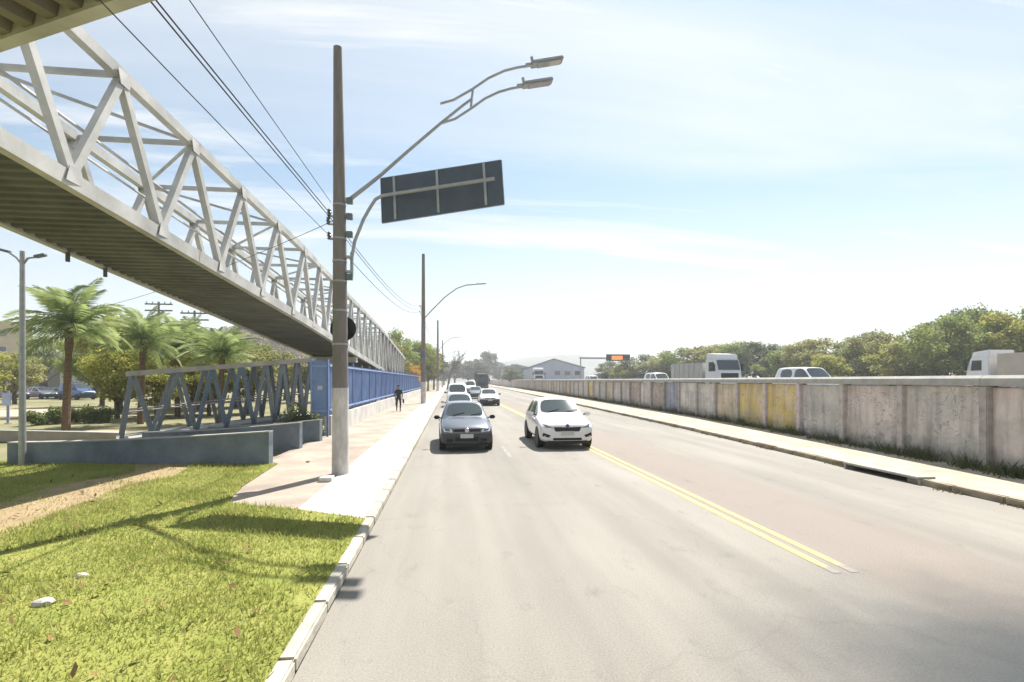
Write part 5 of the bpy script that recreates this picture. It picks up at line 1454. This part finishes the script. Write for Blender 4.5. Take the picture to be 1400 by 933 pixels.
# ================================================================== RIGHT BACKGROUND
paleblue = mat('pale_blue_cladding', (.40, .44, .50), .7, 0, .06, .3, stretch=(6, 6, .2))
q = at(757, 165)
wh = thing('warehouse', 'pale blue warehouse with shallow gable and dark windows beyond the motorway', 'building', (q.x, q.y, .5), R(-9))
MB().prism([(-9.8, 0), (9.8, 0), (9.8, 5.6), (0, 8.4), (-9.8, 5.0)], 'y', 0, 30).build('wall', paleblue, wh)
MB().prism([(-10.2, 5.0), (0, 8.42), (10.2, 5.6), (10.2, 5.85), (0, 8.72), (-10.2, 5.25)], 'y', -.4, 30.4).build('roof', gr_roof, wh)
for x in (1.2, 4.4, 7.6):
    w_ = MB().box((x, -.05, 4.0), (1.9, .14, 1.5)).build('window', wall_cap, wh); MB().box((x, -.13, 4.0), (1.6, .03, 1.2)).build('pane', glass_house, w_)
MB().box((-4.5, -.05, 2.0), (4.0, .12, 4.0)).build('roller_door', gr_roof, wh)
q = at(812, 150)
gt = thing('road_gantry', 'thin grey road gantry between the warehouse and the orange display', 'gantry', (q.x, q.y, MZ))
zz = zat(490, 150)-MZ
for x in (-4, 4): MB().box((x, 0, zz/2), (.3, .3, zz)).build('post', galv, gt)
MB().box((0, 0, zz), (8.6, .5, .5)).build('beam', galv, gt)
q = at(706, 180); building('far_shed', 'grey shed left of the pale blue warehouse', (q.x, q.y, 0), 9, 10, 6.6, mat('grey_shed', (.30, .30, .33), .8), 1, 3, roof=(gr_roof, 1.2), win=(1.2, 1.0))

RT = [ # px, depth, top row, half width, kind, words
 (834, 124, 494, 3.6, 'dark', 'dark tree below the orange display'), (852, 118, 497, 3.0, 'yellowgreen', 'yellow green shrub-like tree right below the orange display'),
 (880, 120, 485, 4.6, 'dark', 'dark tree between the orange display and the white van'), (908, 112, 481, 4.4, 'olive', 'olive tree above the white van'),
 (932, 108, 476, 4.4, 'green', 'green tree at the lorry\'s tipper bed'), (958, 104, 474, 4.4, 'olive', 'olive tree behind the cab-over lorry'),
 (985, 98, 471, 4.2, 'yellowgreen', 'yellow green tree behind the cab of the white lorry'), (1012, 92, 468, 4.2, 'green', 'green tree just right of the white cab'),
 (1040, 88, 470, 3.8, 'dark', 'dark tree between the white lorry and the passing van'), (1066, 82, 480, 3.0, 'green', 'low green tree left of the passing van'),
 (1096, 78, 468, 3.2, 'olive', 'olive tree above the passing van'), (1128, 74, 462, 3.2, 'olive', 'loose olive tree right of the passing van'),
 (1130, 64, 486, 2.4, 'yellowgreen', 'low yellow green tree before the loose olive tree'), (1165, 70, 463, 3.0, 'green', 'green tree with loose crown in the motorway belt'),
 (1198, 66, 452, 3.2, 'olive', 'tall olive tree midway along the motorway belt'), (1228, 60, 468, 2.7, 'yellowgreen', 'rounded yellow green tree near the beige lorry'),
 (1262, 58, 448, 3.0, 'olive', 'brownish olive tree left of the beige lorry'), (1296, 54, 432, 3.1, 'green', 'tall green tree behind the beige lorry cab'),
 (1335, 56, 420, 3.4, 'green', 'tallest green tree behind the beige lorry'), (1372, 52, 428, 3.2, 'yellowgreen', 'yellow green tree above the beige cargo box'),
 (1410, 52, 424, 3.4, 'green', 'green tree over the end of the beige cargo box'), (1450, 50, 420, 3.2, 'olive', 'olive tree past the end of the beige cargo box'),
 (1310, 68, 425, 3.4, 'dark', 'dark tree peeking between the tall green trees'), (1180, 84, 458, 3.6, 'dark', 'dark tree behind the loose crowned green tree'),
 (1070, 100, 474, 3.8, 'grey', 'greyish tree behind the low green tree'), (1000, 112, 474, 4.6, 'dark', 'dark tree behind the yellow green tree by the cab')]
for k, (px_, d_, py_, w_, k_, words) in enumerate(RT):
    q = at(px_, d_); h_ = zat(py_, d_)
    tree('motorway_tree', words, k_, (q.x, q.y, 0), h_*1.04, w_*1.15, 1+(k*2+k//3) % 5)
# scrub filling the foot of the tree belt
V, F = [], []
lob = []
r = random.Random(11)
for k in range(150):
    px_ = r.uniform(800, 1480); d_ = (interp([(800, 135), (900, 118), (1000, 100), (1100, 80), (1250, 62), (1480, 52)], px_))*r.uniform(.97, 1.12)
    q = at(px_, d_); lob.append((q.x, q.y, r.uniform(.8, 2.2), r.uniform(1.6, 2.8), r.uniform(1.4, 2.4), r.uniform(1.2, 2.0)))
V, F = leaf_cloud(lob, 45000, .34, 12)
tag(link('undergrowth', rawmesh('undergrowth', V, F, LM['olive'])), 'dense olive undergrowth below the motorway trees', 'undergrowth', kind='stuff')
# dry scrub on the brown hillside
lob = []
for k in range(300):
    px_ = r.uniform(240, 460); d_ = r.uniform(135, 205); q = at(px_, d_)
    zz = 21*(.5+.5*math.cos(math.pi*min(1, math.hypot((q.x-at(365, 190).x)/60, (q.y-at(365, 190).y)/45))))
    lob.append((q.x, q.y, zz+r.uniform(0, 1.2), r.uniform(1.5, 3), r.uniform(1.5, 3), r.uniform(1, 2.0)))
V, F = leaf_cloud(lob, 48000, .6, 13)
tag(link('hill_scrub', rawmesh('hill_scrub', V, F, LM['dry'])), 'dry brown scrub covering the hillside', 'scrub', kind='stuff')
# metal guard rail along the far edge of the motorway
gr = thing('guard_rail', 'long grey guard rail along the motorway below the trees', 'guard rail', (49, 40, MZ))
for i in range(30):
    y_ = -10+i*6-40
    MB().box((0+.06*(y_+40), y_, .35), (.1, .1, .8)).build('post', galv, gr)
MB().bar((-.06+.06*(-10), -50, .58), (-.06+.06*164, 124, .58), .05, .3).build('beam', galv, gr)

# ------------------------------------------------------------------ air
hb = MB().box((0, 1700, 34.5), (5200, 4800, 71.0)).build('haze', None)
hm_ = bpy.data.materials.new('haze_air'); hm_.use_nodes = True; ht = hm_.node_tree; ht.nodes.clear()
ho = ht.nodes.new('ShaderNodeOutputMaterial'); pv = ht.nodes.new('ShaderNodeVolumePrincipled')
pv.inputs['Color'].default_value = (.92, .95, 1.0, 1); pv.inputs['Density'].default_value = 0.0009; pv.inputs['Anisotropy'].default_value = 0.3
ht.links.new(pv.outputs[0], ho.inputs['Volume'])
hb.data.materials.append(hm_); tag(hb, 'pale summer haze in the air over the avenue', 'haze', kind='stuff')
